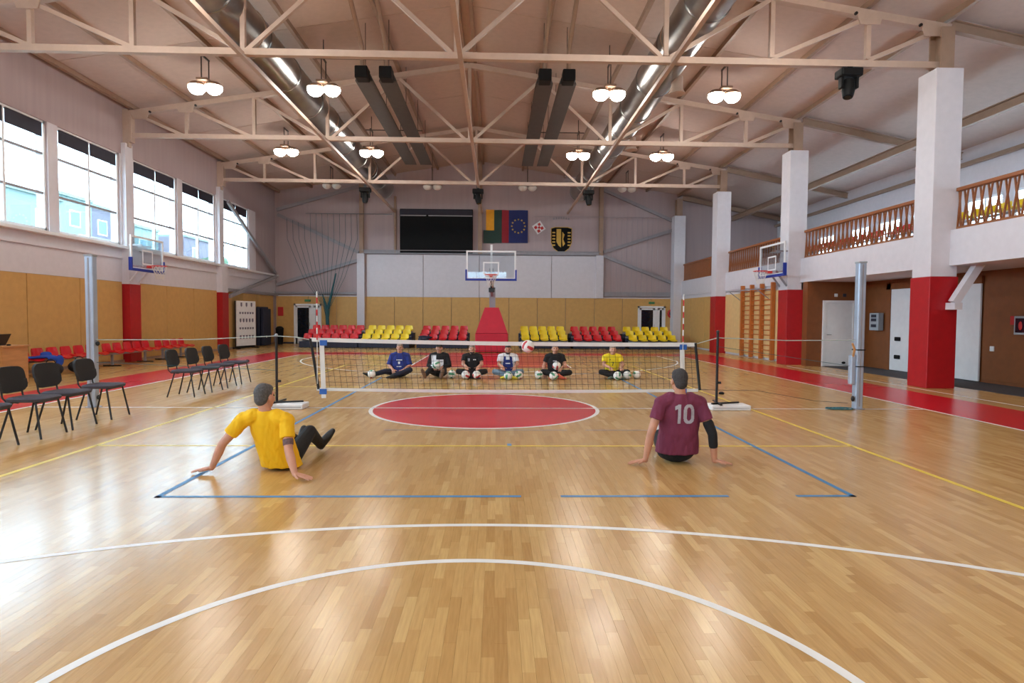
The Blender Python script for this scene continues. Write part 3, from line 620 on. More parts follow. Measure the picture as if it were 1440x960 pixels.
for i in range(15): part('strand', MB().tube([(5.95+i*.28, YR-.4, 6.92), (5.95+i*.28, YR-.4, 2.7)], .007, 4), 'steel_grey', hn)
part('headline', MB().tube([(2.0, YR-.4, 6.95), (10, YR-.4, 6.95)], .01, 5), 'steel_grey', hn)
# sponsor banner
A, B = Vector((-11.72, 28.0, 0)), Vector((-11.35, 29.2, 0)); dd = (B-A).normalized(); nn = Vector((dd.y, -dd.x, 0))
bn = thing('sponsor_banner', (A+B)/2, 'white free-standing banner panel with rows of small dark crests', 'banner')
part('panel', MB().beam(A+Vector((0, 0, 1.15)), B+Vector((0, 0, 1.15)), .05, 2.05), 'white_paint', bn)
part('foot', MB().beam(A+nn*.2, A-nn*.2, .05, .1).beam(B+nn*.2, B-nn*.2, .05, .1), 'black_metal', bn)
part('back_frame', MB().beam(A-nn*.06+Vector((0, 0, 1.1)), B-nn*.06+Vector((0, 0, 1.1)), .06, 2.15), 'black_metal', bn)
for j, (z, k, h) in enumerate(((2.0, 3, .1), (1.62, 6, .05), (1.28, 5, .09), (.92, 6, .05), (.52, 5, .09))):
    for i in range(k):
        c = A+dd*(.12+(1.02)*(i+.5)/k)+nn*.03
        part('crest', MB().prism([(-.05, h), (.05, h), (.05, -h*.4), (0, -h), (-.05, -h*.4)], nn*.01, c+Vector((0, 0, z)), dd, (0, 0, 1)), 'crest', bn)

# ================================================================== BASKETBALL
def board(parent, X, Yc, Z0, Wd, Ht, face, rimlen=.5):
    # face: 'x+' 'x-' 'y-' ; builds frame, glass, pad, target, rim, net
    def P(u, d, z):
        if face == 'y-': return (X+u, Yc-d, z)
        return (X+d, Yc+u, z) if face == 'x+' else (X-d, Yc+u, z)
    def bx(u0, u1, d0, d1, z0, z1):
        a, b = P(u0, d0, z0), P(u1, d1, z1); return MB().box(min(a[0], b[0]), max(a[0], b[0]), min(a[1], b[1]), max(a[1], b[1]), z0, z1)
    h = Wd/2
    part('glass', bx(-h+.05, h-.05, .01, .025, Z0+.05, Z0+Ht-.05), 'board_glass', parent)
    for (u0, u1, z0, z1) in ((-h, h, Z0+Ht-.06, Z0+Ht), (-h, h, Z0, Z0+.06), (-h, -h+.06, Z0+.06, Z0+Ht-.06), (h-.06, h, Z0+.06, Z0+Ht-.06)): part('frame', bx(u0, u1, 0, .04, z0, z1), 'white_paint', parent)
    for (u0, u1, z0, z1) in ((-.3, .3, Z0+.6, Z0+.65), (-.3, .3, Z0+.17, Z0+.22), (-.3, -.25, Z0+.22, Z0+.6), (.25, .3, Z0+.22, Z0+.6)): part('target_line', bx(u0, u1, .026, .03, z0, z1), 'white_paint', parent)
    part('pad', bx(-h-.03, h+.03, -.03, .07, Z0-.05, Z0+.03), 'blue_pad', parent)
    for sx in (-1, 1): part('pad', bx(sx*h-.03, sx*h+.03, -.03, .07, Z0+.03, Z0+.36), 'blue_pad', parent)
    rc = P(0, .4, Z0+.15); part('rim', MB().torus(rc, .225, .012, 28, 8), 'rim_red', parent, True)
    part('rim_bracket', bx(-.08, .08, .03, .2, Z0+.08, Z0+.16), 'rim_red', parent)
    nt = MB(); n = 12
    for i in range(n):
        a = 2*math.pi*i/n
        for s in (-1, 1):
            pts = []
            for k in range(6):
                r = [.222, .2, .17, .14, .12, .115][k]; t = a+s*k*math.pi/n; pts.append((rc[0]+r*math.cos(t), rc[1]+r*math.sin(t), rc[2]-.085*k))
            nt.tube(pts, .005, 4)
    part('net', nt, 'net_white', parent)
hp = thing('basketball_stand', (-.2, 27, 0), 'portable basketball stand with red padded base and glass board', 'basketball stand')
hx = -.19
part('base_pad', MB().cbox(hx-.7, hx+.7, 26.0, 28.0, .02, .82, .04), 'crash_red', hp)
part('sloped_pad', MB().hexa([(hx-.68, 26.02, .83), (hx+.68, 26.02, .83), (hx+.6, 28, .83), (hx-.6, 28, .83)], [(hx-.3, 26.35, 1.92), (hx+.3, 26.35, 1.92), (hx+.28, 27.4, 1.92), (hx-.28, 27.4, 1.92)]), 'crash_red', hp)
part('mast', MB().beam((hx+.02, 26.9, 1.9), (hx+.02, 26.6, 2.75), .26, .3, (0, 1, 0)), 'grey_box', hp)
part('boom', MB().beam((hx, 26.6, 2.75), (hx, 23.12, 3.25), .16, .18).beam((hx, 26.9, 2.4), (hx, 23.2, 2.95), .1, .1), 'grey_box', hp)
part('boom_end', MB().cbox(hx-.1, hx+.12, 23.2, 23.4, 2.45, 2.62, .02).beam((hx, 23.3, 2.6), (hx, 23.15, 3.0), .06, .06), 'black_metal', hp)
part('board_post', MB().box(hx-.04, hx+.04, 23.06, 23.12, 2.95, 4.22), 'white_paint', hp)
board(hp, hx-.01, 23.05, 2.92, 1.86, 1.07, 'y-')
for x, Xb, face, lab in ((XL+.25, -11.35, 'x+', 'wall-mounted side basketball board beside the windows'), (9.58, 9.2, 'x-', 'wall-mounted side basketball board on the gallery pillar')):
    sb = thing('side_backboard', (Xb, 20.3, 2.9), lab, 'basketball hoop', 'side basketball boards')
    board(sb, Xb, 20.3, 2.95, 1.85, 1.05, face)
    for dy in (-.25, .25): part('arm', MB().beam((x, 20.3+dy, 3.75), (Xb, 20.3+dy, 3.75), .05, .05).beam((x, 20.3+dy, 2.6), (Xb, 20.3+dy, 3.1), .05, .05), 'white_paint' if x < 0 else 'steel_grey', sb)
# wall bars
wb = thing('wall_bars', (10, 23.15, 0), 'wooden climbing wall bars with four uprights', 'wall bars')
U = [21.78, 22.7, 23.6, 24.5]
for y in U: part('upright', MB().cbox(XR-.21, XR-.06, y-.05, y+.05, .02, 2.83, .008), 'wood_bar', wb)
for a, b in zip(U[:-1], U[1:]):
    for k in range(14): part('rung', MB().tube([(XR-.13, a+.04, .18+k*.185), (XR-.13, b-.04, .18+k*.185)], .02, 8), 'wood_bar', wb, True)
pb = wb; part('pull_up_bar', MB().tube([(9.5, 21.9, 2.6), (9.5, 25.2, 2.6)], .02, 8), 'steel_grey', pb)
for y in (22.3, 24.9): part('bracket', MB().beam((9.5, y, 2.6), (XR-.05, y, 2.6), .03, .03).beam((9.55, y, 2.58), (XR-.05, y, 2.25), .025, .025), 'steel_grey', pb)
# right wall boxes
x_ = thing('control_cabinet', (11.83, 18.75, 1.3), 'small grey control box on the brown wall beside the white door', 'cabinet'); part('box', MB().cbox(11.7, 11.87, 18.5, 18.95, 1.18, 1.72, .015), 'grey_box', x_)
for z in (1.32, 1.5, 1.62): part('panel', MB().box(11.69, 11.7, 18.6, 18.85, z-.04, z+.05), 'blind', x_)
x_ = thing('fire_cabinet', (11.8, 13.3, 1.2), 'grey fire equipment cabinet with a dark window on the brown wall', 'cabinet'); part('box', MB().cbox(11.68, 11.87, 12.95, 13.55, 1.2, 1.62, .015), 'grey_box', x_); part('window', MB().box(11.67, 11.68, 13.2, 13.5, 1.25, 1.57), 'dark_glass', x_); part('extinguisher', MB().ell((11.66, 13.35, 1.4), (.02, .05, .1)), 'sign_red', x_)
solo('fire_sign', MB().cbox(11.85, 11.875, 13.62, 13.85, 1.42, 1.62, .005), 'sign_red', 'small red sign beside the grey fire cabinet', 'sign')
for y in (14.35, 13.3): solo('wall_socket', MB().cbox(11.85, 11.875, y-.06, y+.06, .78, .9, .008), 'white_paint', 'small white wall socket ' + ('nearest the white gate' if y > 14 else 'below the fire cabinet'), 'socket', 'wall sockets')
for x, m in ((10.92, 'white_paint'), (11.2, 'blind')): solo('door_plate', MB().cbox(x-.05, x+.05, 19.47, 19.495, 2.24, 2.34, .004), m, 'small %s plate above the single white door' % ('white' if x < 11 else 'dark'), 'sign')
s_ = thing('slanted_strut', (10.2, 13.2, 1.8), 'white slanted strut between the gate pillar and the gallery', 'strut', kind='structure'); part('strut', MB().beam((10.0, 13.18, 1.9), (10.48, 13.1, 2.76), .16, .16, (0, 1, 0)), 'wall_white', s_); part('end_plate', MB().box(9.93, 10.1, 13.05, 13.33, 1.75, 1.9), 'wall_white', s_)
# ---- gallery railing
def railing(y0, y1, lab, solid=False):
    r = thing('gallery_railing', (10.15, (y0+y1)/2, 3.5), lab, 'railing', 'gallery railings')
    part('top_rail', MB().cbox(10.08, 10.22, y0, y1, 4.34, 4.42, .012), 'wood_rail', r); part('bottom_rail', MB().box(10.11, 10.17, y0, y1, 3.52, 3.57), 'wood_rail', r)
    n = int((y1-y0)/.21); zs = (3.55, 4.35)
    for i in range(n+1):
        y = y0+(y1-y0)*i/n
        if solid: part('slat', MB().box(10.13, 10.16, y-.085, y+.085, 3.56, 4.34), 'wood_rail', r); continue
        for s in (-1, 1):
            a = max(y0, min(y1, y-s*.07)); b = max(y0, min(y1, y+s*.07)); part('baluster', MB().beam((10.15+s*.012, a, zs[0]), (10.15+s*.012, b, zs[1]), .024, .035, (1, 0, 0)), 'wood_rail', r)
railing(7.3, 13.33, 'wooden gallery railing beside the tall pillar nearest the gate'); railing(13.97, 19.98, 'wooden gallery railing between the gate pillar and the door pillar'); railing(20.62, 26.58, 'wooden gallery railing behind the side basketball board'); railing(27.22, 33.0, 'closed wooden gallery railing next to the corner', True)

# ================================================================== SEATS
def seat_mb(w=.42):
    prof = [(-.36, .0, .33), (-.22, .035, .39), (-.02, .02, .4), (.06, .05, .4), (.1, .12, .4), (.125, .22, .38), (.135, .275, .32)]   # y (front negative), z, width
    m = MB(); n = 7; vs = []
    for (y, z, ww) in prof:
        for j in range(n):
            t = j/(n-1)*2-1; vs.append((t*ww/2, y-(.0 if z < .1 else .05*t*t), z+.03*t*t*(1 if z < .1 else 0)))
    k = len(prof); top = [(i*n+j, i*n+j+1, (i+1)*n+j+1, (i+1)*n+j) for i in range(k-1) for j in range(n-1)]
    o = len(vs); back = [(x, y+(.02 if z > .1 else .008), z-(.025 if z < .1 else .005)) for x, y, z in vs]
    fs = top+[tuple(i+o for i in f[::-1]) for f in top]
    rim = [i for i in range(n)]+[(i+1)*n-1 for i in range(1, k)]+[(k-1)*n+j for j in range(n-2, -1, -1)]+[i*n for i in range(k-2, 0, -1)]
    fs += [(rim[i], rim[(i+1) % len(rim)], rim[(i+1) % len(rim)]+o, rim[i]+o) for i in range(len(rim))]
    return m.add(vs+back, fs)
SM = {c: seat_mb().mesh('seat', 'seat_'+c, smooth=True) for c in ('red', 'yellow')}
def seat(parent, c, off, rz=0):
    o = bpy.data.objects.new('seat', SM[c]); COL.objects.link(o); o.parent = parent; o.location = off; o.rotation_euler = (0, 0, rz); return o
def bleacher(x0, x1, c, rows, lab, n=5):
    b = thing('tribune', ((x0+x1)/2, 29.3, 0), lab, 'seating', 'end wall tribune blocks'); cx = (x0+x1)/2; p = (x1-x0)/n
    y0 = 29.3
    fr = MB().box(x0-.05, x1+.05, y0, y0+.9, .02, .3)
    part('front_step', fr, 'navy', b)
    for r in range(rows):
        if r: part('step', MB().box(x0-.05, x1+.05, y0+.2+r*.72, y0+.9+r*.72, .02, .3+.19*r), 'navy', b)
        part('seat_beam', MB().box(x0, x1, y0+.4+r*.72, y0+.46+r*.72, .3+.19*r, .38+.19*r), 'steel_grey', b)
        for i in range(n): seat(b, c, (x0+(i+.5)*p-cx, .48+r*.72, .4+.19*r))
bleacher(-9.3, -6.65, 'red', 3, 'wide block of red seats before the glazed door', 6); bleacher(-6.5, -4.2, 'yellow', 3, 'block of yellow seats between two red blocks'); bleacher(-3.75, -1.4, 'red', 3, 'block of red seats beside the basketball stand')
bleacher(1.2, 3.5, 'yellow', 3, 'block of yellow seats beside the basketball stand'); bleacher(3.75, 6.15, 'red', 3, 'block of red seats between two yellow blocks'); bleacher(6.45, 8.85, 'yellow', 3, 'block of yellow seats in front of the glazed door with the hose reel')
def bench(y0, n, lab, c='red', p=.5, x=-11.35):
    b = thing('seat_bench', (x, y0+n*p/2, 0), lab, 'bench', 'red seat benches along the left wall'); cy = y0+n*p/2
    part('beam', MB().box(x-.04, x+.04, y0, y0+n*p, .33, .38), 'steel_grey', b)
    for yy in (y0+.4, y0+n*p-.4):
        part('leg', MB().box(x-.03, x+.03, yy-.03, yy+.03, .03, .33), 'steel_grey', b); part('foot', MB().box(x-.25, x+.25, yy-.03, yy+.03, 0, .035), 'black_metal', b)
    for i in range(n): seat(b, c, (0, y0+(i+.5)*p-cy, .4), math.radians(90))
bench(14.3, 7, 'long red seat bench next to the desk with a blue jacket on it'); bench(18.0, 5, 'red seat bench before the first red wall pillar'); bench(20.75, 4, 'short red seat bench behind the first red wall pillar')
for (x, y, l) in ((-10.85, 15.2, 'black sports bag on the floor beside the desk'), (-10.9, 16.3, 'black sports bag under the blue jacket')):
    g = thing('sports_bag', (x, y, 0), l, 'bag', 'bags by the benches'); part('body', MB().ell((x, y, .17), (.2, .34, .17), None, 14, 10), 'bag_black', g, True); part('handle', MB().torus((x, y, .3), .12, .012, 16, 6, 'y'), 'bag_black', g)
# gallery seats
for k, (c, seq) in enumerate(((COLY[3], 'rrrrryyyyyyyy'), (COLY[4], 'rrrrrryyyyyyr'), (COLY[5], 'rrrrrrrrrrrr'))):
    c0 = [7.4, 14.0, 20.7][k]; b = thing('gallery_seat_row', (13.1, c0+3, 3.95), ['row of red and yellow seats behind the railing beside the tall pillar', 'row of red and yellow seats behind the railing between two pillars', 'row of red seats in the far part of the gallery'][k], 'seating', 'gallery seat rows')
    part('beam', MB().box(13.05, 13.15, c0, c0+.48*len(seq), 4.25, 4.3), 'steel_grey', b)
    for q in (.3, .48*len(seq)-.3): part('leg', MB().box(13.07, 13.13, c0+q-.03, c0+q+.03, 3.95, 4.25), 'steel_grey', b)
    order = seq[::-1] if k == 0 else seq
    for i, ch in enumerate(seq): seat(b, {'r': 'red', 'y': 'yellow'}[ch], (0, .48*(len(seq)-i-.5)-3, .36), math.radians(-90))

# ================================================================== CHAIRS (local, facing +x; origin at seat centre on floor)
ch = thing('conference_chair', (0, 0, 0), 'x', 'chair', 'grey chairs in two rows'); ORIG[ch.name] = Vector((0, 0, 0))
def pad(mb, n=10):
    return mb
sp = MB(); sp.loft([((0.02, 0, .445), (.2, 0, 0), (0, .2, 0)), ((0.02, 0, .455), (.225, 0, 0), (0, .225, 0)), ((.02, 0, .485), (.235, 0, 0), (0, .235, 0)), ((.02, 0, .5), (.215, 0, 0), (0, .215, 0)), ((.02, 0, .505), (.1, 0, 0), (0, .1, 0))], 28, 4.5)
part('seat', sp, 'fabric_grey', ch, True)
bk = MB(); vs = []; n = 13; rows = 9
for i in range(rows):
    v = i/(rows-1); z = .545+.325*v; hw = .225*(1-.07*abs(2*v-1)**6)
    for j in range(n):
        t = j/(n-1)*2-1; zz = z+(.03 if v < .5 else -.022)*abs(t)**6*(1-v if v < .5 else v)*2; vs.append((-.235-.05*v-.03*(1-t*t)+.03, t*hw, zz))
tf = [(i*n+j, i*n+j+1, (i+1)*n+j+1, (i+1)*n+j) for i in range(rows-1) for j in range(n-1)]
o = len(vs); vs2 = [(x-.038, y*.97, z) for x, y, z in vs]
rim = [j for j in range(n)]+[(i+1)*n-1 for i in range(1, rows)]+[(rows-1)*n+j for j in range(n-2, -1, -1)]+[i*n for i in range(rows-2, 0, -1)]
bk.add(vs+vs2, tf+[tuple(i+o for i in f[::-1]) for f in tf]+[(rim[i], rim[(i+1) % len(rim)], rim[(i+1) % len(rim)]+o, rim[i]+o) for i in range(len(rim))])
part('backrest', bk, 'fabric_dark', ch, True)
for s in (-1, 1):
    part('leg', MB().tube([(.17, s*.2, .44), (.25, s*.235, 0)], .0125, 8), 'black_metal', ch, True)
    part('leg', MB().tube([(-.12, s*.2, .44), (-.24, s*.235, 0)], .0125, 8), 'black_metal', ch, True)
    part('back_support', MB().tube([(-.05, s*.17, .44), (-.2, s*.17, .45), (-.24, s*.17, .5), (-.265, s*.17, .66)], .011, 8), 'black_metal', ch, True)
part('seat_frame', MB().tube([(.17, -.2, .44), (.17, .2, .44)], .011, 8).tube([(-.12, -.2, .44), (-.12, .2, .44)], .011, 8), 'black_metal', ch, True)
CP = [(-5.82, 7.02, 0, 'grey chair first in the row ending at the volleyball post'), (-5.80, 7.80, .03, 'grey chair second in the row ending at the volleyball post'), (-5.82, 8.42, -.02, 'grey chair third in the row ending at the volleyball post'), (-5.84, 9.23, .04, 'grey chair standing right at the volleyball post'),
      (-5.86, 11.72, .05, 'grey chair starting the row beyond the volleyball post'), (-5.84, 12.42, 0, 'grey chair second beyond the volleyball post'), (-5.86, 13.15, .03, 'grey chair third beyond the volleyball post'), (-5.86, 13.9, -.03, 'grey chair ending the row towards the red seats')]
for i, (x, y, a, lab) in enumerate(CP):
    if i == 0: ch.location = (x, y, 0); ch.rotation_euler = (0, 0, a); ch['label'] = lab
    else: dup(ch, (x, y, 0), a, lab)
# desk and laptop
dk = thing('desk', (-11.0, 13.6, 0), 'light wooden desk with a laptop on it', 'desk')
part('top', MB().cbox(-11.7, -10.42, 13.2, 14.0, .8, .84, .008), 'wood_desk', dk); part('side_panel', MB().box(-10.5, -10.46, 13.24, 13.96, 0, .8), 'wood_desk', dk); part('side_panel', MB().box(-11.66, -11.62, 13.24, 13.96, 0, .8), 'wood_desk', dk); part('front_panel', MB().box(-11.62, -10.5, 13.26, 13.3, .05, .8), 'wood_desk', dk)
lp = thing('laptop', (-10.85, 13.5, .84), 'open black laptop on the desk', 'laptop'); part('keyboard_base', MB().cbox(-10.98, -10.7, 13.3, 13.66, .84, .86, .005), 'laptop', lp); part('screen', MB().prism([(0, 0), (.02, 0), (.14, .23), (.12, .23)], (0, .36, 0), (-10.72, 13.3, .86)), 'laptop', lp)
solo('computer_mouse', MB().ell((-10.52, 13.5, .855), (.05, .03, .018), None, 12, 8), 'black_plastic', 'black computer mouse beside the laptop', 'mouse', smooth=True)

# ================================================================== NET AND POSTS
NY = 10.25
def post(x, lab, crank):
    p = thing('volleyball_post', (x, NY, 0), lab, 'post', 'volleyball posts')
    part('mast', MB().cbox(x-.065, x+.065, NY-.065, NY+.065, 0, 2.48, .02), 'alu', p); part('groove', MB().box(x-.012, x+.012, NY-.068, NY-.06, .05, 2.45), 'steel_grey', p)
    part('floor_plate', MB().lathe([(.12, .001), (.12, .008), (.08, .01)], 16, (x, NY, 0)), 'steel_grey', p); part('cap', MB().cbox(x-.07, x+.07, NY-.07, NY+.07, 2.47, 2.5, .008), 'grey_box', p)
    if crank:
        part('winch', MB().cbox(x-.15, x-.065, NY-.05, NY+.05, .42, .92, .02), 'alu', p); part('winch_handle', MB().tube([(x-.12, NY-.05, .9), (x-.13, NY-.1, 1.02), (x-.18, NY-.12, 1.12)], .018, 8), 'wood_desk', p, True); part('pulley', MB().ell((x-.1, NY-.04, .18), (.03, .03, .05)), 'black_metal', p); part('strap', MB().box(x-.075, x+.075, NY-.075, NY+.075, 1.0, 1.02).box(x-.075, x+.075, NY-.075, NY+.075, .72, .735), 'black_metal', p)
    else: part('hook', MB().ell((x+.09, NY, 1.05), (.03, .03, .04)).ell((x+.09, NY, .16), (.03, .03, .04)), 'black_metal', p)
post(-6.64, 'tall pale metal volleyball post behind the grey chairs', False); post(6.16, 'tall pale metal volleyball post with a winch before the red strip', True)
def stand(x, lab, h):
    p = thing('net_stand', (x, NY, 0), lab, 'stand', 'black net stands')
    part('pole', MB().tube([(x, NY, .088), (x, NY, h)], .021, 10), 'black_metal', p, True); part('tip', MB().ell((x, NY, h), .028), 'grey_box' if x < 0 else 'black_metal', p)
    part('foot_bar', MB().beam((x-.12, NY-.12, .1), (x+.42 if x < 0 else x+.4, NY+.06, .1), .035, .025).beam((x-.02, NY-.28, .1), (x+.05, NY+.28, .1), .035, .025), 'black_metal', p)
    part('clip', MB().cbox(x-.01, x+.07, NY-.02, NY+.02, .42, .46, .008), 'black_metal', p)
    wgt = thing('base_weight', (x+.17, NY-.05, 0), 'white flat weight block under the %s black net stand' % ('window-side' if x < 0 else 'gallery-side'), 'weight', 'stand weights'); c = x+.17
    part('block', MB().cbox(c-.33, c+.33, NY-.24, NY+.12, 0, .085, .015), 'white_paint', wgt); part('groove', MB().box(c-.3, c+.3, NY-.243, NY-.238, .035, .045), 'steel_grey', wgt)
stand(-3.64, 'black net stand behind the yellow-shirted player', 1.2); stand(3.74, 'black net stand behind the maroon-shirted player', 1.3)
nx0, nx1, nzt, nzb = -3.08, 3.36, 1.15, .34
def ztop(x): t = (x-nx0)/(nx1-nx0); return 1.165-.05*t-.05*4*t*(1-t)*.5
def zbot(x): t = (x-nx0)/(nx1-nx0); return .335-.03*4*t*(1-t)
nt = thing('volleyball_net', (0, NY, 0), 'low black sitting-volleyball net with white tapes', 'net')
def band(x0, x1, fz, h, y0, y1, n=24):
    m = MB(); vs = []
    for i in range(n+1):
        x = x0+(x1-x0)*i/n; z = fz(x); vs += [(x, y0, z-h), (x, y0, z), (x, y1, z), (x, y1, z-h)]
    return m.add(vs, [(4*i+j, 4*i+(j+1) % 4, 4*i+4+(j+1) % 4, 4*i+4+j) for i in range(n) for j in range(4)]+[(0, 1, 2, 3), (4*n+3, 4*n+2, 4*n+1, 4*n)])
part('top_tape', band(nx0, nx1, ztop, .065, NY-.01, NY+.01), 'tape_white', nt); part('bottom_tape', band(nx0+.1, nx1+.06, zbot, .05, NY-.008, NY+.008), 'tape_white', nt)
ms = MB(); k = 65
for i in range(k+1):
    x = nx0+.02+(nx1-nx0-.0)*i/k; xb = x+.1-.05*i/k; ms.tube([(x, NY, ztop(x)-.06), (xb, NY, zbot(xb))], .0026, 4, False)
for j in range(1, 8):
    t = j/8; ms.tube([(nx0+.1*t+(nx1-nx0)*q/16, NY, (ztop(nx0+(nx1-nx0)*q/16)-.06)*(1-t)+zbot(nx0+(nx1-nx0)*q/16)*t) for q in range(17)], .0026, 4, False)
part('netting', ms, 'net_dark', nt, kind='stuff')
for x, xb in ((nx0, nx0+.13), (nx1, nx1+.09)): part('side_rod', MB().tube([(x, NY, 1.15 if x < 0 else 1.11), (xb, NY, .31)], .024, 8), 'black_metal', nt, True)
part('side_tape', MB().beam((-2.89, NY-.015, 1.1), (-2.86, NY-.015, .16), .075, .012, (0, 1, 0)), 'tape_white', nt); part('side_tape', MB().beam((3.13, NY-.015, 1.1), (3.16, NY-.015, .2), .075, .012, (0, 1, 0)), 'tape_white', nt)
for x, z in ((-2.86, 1.08), (-2.87, .27), (3.15, 1.04), (3.16, .3)): part('strap', MB().cbox(x-.06, x+.06, NY-.03, NY-.012, z-.045, z+.045, .006), 'tape_blue_strap', nt)
for x, z1 in ((-2.96, 1.87), (3.14, 1.87)):
    a = thing('net_antenna', (x, NY-.03, .35), 'thin red and white striped antenna on the %s net end' % ('chair side' if x < 0 else 'gallery side'), 'antenna', 'net antennas'); z = 1.13; i = 0
    part('rod', MB().tube([(x, NY-.035, .4), (x, NY-.035, 1.13)], .006, 6), 'tape_white', a)
    while z < z1: part('stripe', MB().tube([(x, NY-.035, z), (x, NY-.035, z+.1)], .011, 8), 'sign_red' if i % 2 == 0 else 'tape_white', a); z += .1; i += 1
def rope(name, pts, m, lab, r=.006): solo(name, MB().tube(pts, r, 6), m, lab, 'rope', 'net ropes')
rope('tension_rope', [(-6.58, NY, 1.11), (-5, NY, 1.12), (-3.64, NY, 1.19), (-3.3, NY, 1.17), (nx0, NY, 1.13)], 'rope', 'pale tension rope from the post by the chairs over the stand to the net', .008)
rope('tension_rope', [(6.1, NY, 1.17), (4.9, NY, 1.16), (3.74, NY, 1.2), (nx1, NY, 1.09)], 'rope', 'pale tension rope from the winch post over the stand to the net', .008)
rope('bottom_rope', [(-6.58, NY, .74), (-3.66, NY, .62)], 'net_green', 'thin dark lower rope from the post by the chairs to the stand', .004); rope('bottom_rope', [(nx1+.1, NY+.02, .32), (3.9, NY+.1, .3), (4.6, NY+.4, .26), (5.5, NY+.1, .12), (6.0, NY, .1)], 'net_dark', 'thin dark lower rope sagging towards the winch post', .004)
rope('bottom_rope', [(3.76, NY, 1.05), (6.1, NY, .72)], 'net_green', 'thin green rope from the stand to the winch post', .004)
cp = MB()
for i in range(4): cp.torus((5.72+.07*i, NY-.02, .012), .1+.01*i, .009, 18, 5)
solo('rope_coil', cp, 'net_green', 'green rope coiled on the floor by the winch post', 'rope')
solo('floor_plug', MB().lathe([(.05, 0), (.055, .03), (.03, .05), (.01, .052)], 14, (4.55, 12.2, 0)), 'black_plastic', 'small black puck lying on the floor beyond the stand with the rope', 'puck', smooth=True)
solo('floor_plug', MB().lathe([(.06, 0), (.065, .04), (.03, .06), (.01, .062)], 14, (-8.2, 20.4, 0)), 'black_plastic', 'small black object on the red strip near the sponsor banner', 'puck', smooth=True)

# ================================================================== BALLS
def ball_mesh(cols):
    bm = MB(); R = .105; n = 9
    for ax in range(3):
        for sg in (-1, 1):
            for st in range(3):
                bm.cm = ([0, 1, 0][st] if sg > 0 else [0, 2, 0][st]) if ax != 1 else 0
                vs = []; u0, u1 = -1+st*2/3, -1+(st+1)*2/3; m = 5
                for i in range(m):
                    for j in range(n):
                        u = u0+(u1-u0)*i/(m-1); v = -1+2*j/(n-1); edge = min(i, m-1-i, j, n-1-j) == 0
                        q = [0, 0, 0]; q[ax] = sg; a, b = ((ax+1) % 3, (ax+2) % 3) if ax % 2 == 0 else ((ax+2) % 3, (ax+1) % 3); q[a] = math.tan(u*math.pi/4); q[b] = math.tan(v*math.pi/4)
                        q = Vector(q).normalized()*(R-(.0025 if edge else 0)); vs.append(q)
                bm.add(vs, [(i*n+j, i*n+j+1, (i+1)*n+j+1, (i+1)*n+j) for i in range(m-1) for j in range(n-1)])
    me = bm.mesh('volleyball', cols, smooth=True, recalc=False)
    b2 = bmesh.new(); b2.from_mesh(me); bmesh.ops.remove_doubles(b2, verts=b2.verts[:], dist=.0004); bmesh.ops.recalc_face_normals(b2, faces=b2.faces[:]); b2.to_mesh(me); b2.free(); return me
BM = [ball_mesh(c) for c in (['ball_white', 'ball_green', 'ball_red'], ['ball_white', 'ball_red', 'ball_green'], ['ball_white', 'ball_green', 'ball_green'])]
def ball(x, y, z, k, lab):
    o = bpy.data.objects.new('volleyball', BM[k % 3]); COL.objects.link(o); o.location = (x, y, z); o.rotation_euler = (k*1.3, k*.7, k*2.1); tag(o, lab, 'ball', 'volleyballs')
for i, (x, y, z, l) in enumerate([(-3.05, 15.1, .105, 'white volleyball at the foot of the player in the blue sweatshirt'), (-1.46, 15.12, .33, 'volleyball held in the lap of the player in the white and black jacket'), (-1.09, 15.15, .105, 'large looking volleyball between the jacketed and the black-shirted players'),
     (-.74, 14.98, .105, 'volleyball under the right hand of the black-shirted player with two balls'), (-.47, 14.98, .105, 'volleyball under the left hand of the black-shirted player with two balls'), (.30, 14.8, .105, 'volleyball in front of the player in the blue bib'), (.56, 14.95, .105, 'volleyball beside the knee of the player in the blue bib'),
     (1.06, 15.1, .105, 'greenish volleyball on the floor beside the dark-shirted player holding a ball'), (1.40, 14.8, .105, 'red and white volleyball in the lap of the dark-shirted player'), (1.5, 15.06, .33, 'volleyball held at the belly of the dark-shirted player'),
     (2.98, 14.9, .105, 'volleyball between the legs of the yellow-shirted player behind the net'), (3.25, 15.05, .105, 'volleyball at the knee of the yellow-shirted player behind the net'), (3.52, 15.2, .105, 'volleyball lying apart beside the yellow-shirted player behind the net'), (.52, 10.0, 1.05, 'volleyball in the air just over the net tape')]): ball(x, y, z, i, l)
# ================================================================== PEOPLE
mat('skin', (206, 150, 124), .55, var=.08, scale=12); mat('skin_tan', (196, 138, 110), .55, var=.08, scale=12)
mat('hair_grey', (92, 90, 90), .85, var=.35, scale=60, bump=.6, bscale=160); mat('hair_dark', (64, 60, 60), .85, var=.3, scale=60, bump=.6, bscale=160); mat('hair_pale', (150, 132, 120), .85, var=.2, scale=60)
mat('shirt_yellow', (246, 190, 16), .85, var=.06, bump=.9, bscale=13, stretch=(1, 1, .45)); mat('shirt_maroon', (116, 44, 70), .85, var=.08, bump=.9, bscale=13, stretch=(1, 1, .45)); mat('cloth_black', (24, 23, 25), .85, var=.15, bump=.4, bscale=10); mat('shirt_blue', (34, 50, 126), .85, var=.1, bump=.4, bscale=12)
mat('cloth_white', (232, 232, 236), .85, var=.04, bump=.4, bscale=12); mat('cloth_navy', (30, 34, 54), .85, var=.12); mat('tee_yellow', (240, 216, 40), .85, var=.06, bump=.4, bscale=12); mat('shorts_grey', (112, 132, 150), .85, var=.08)
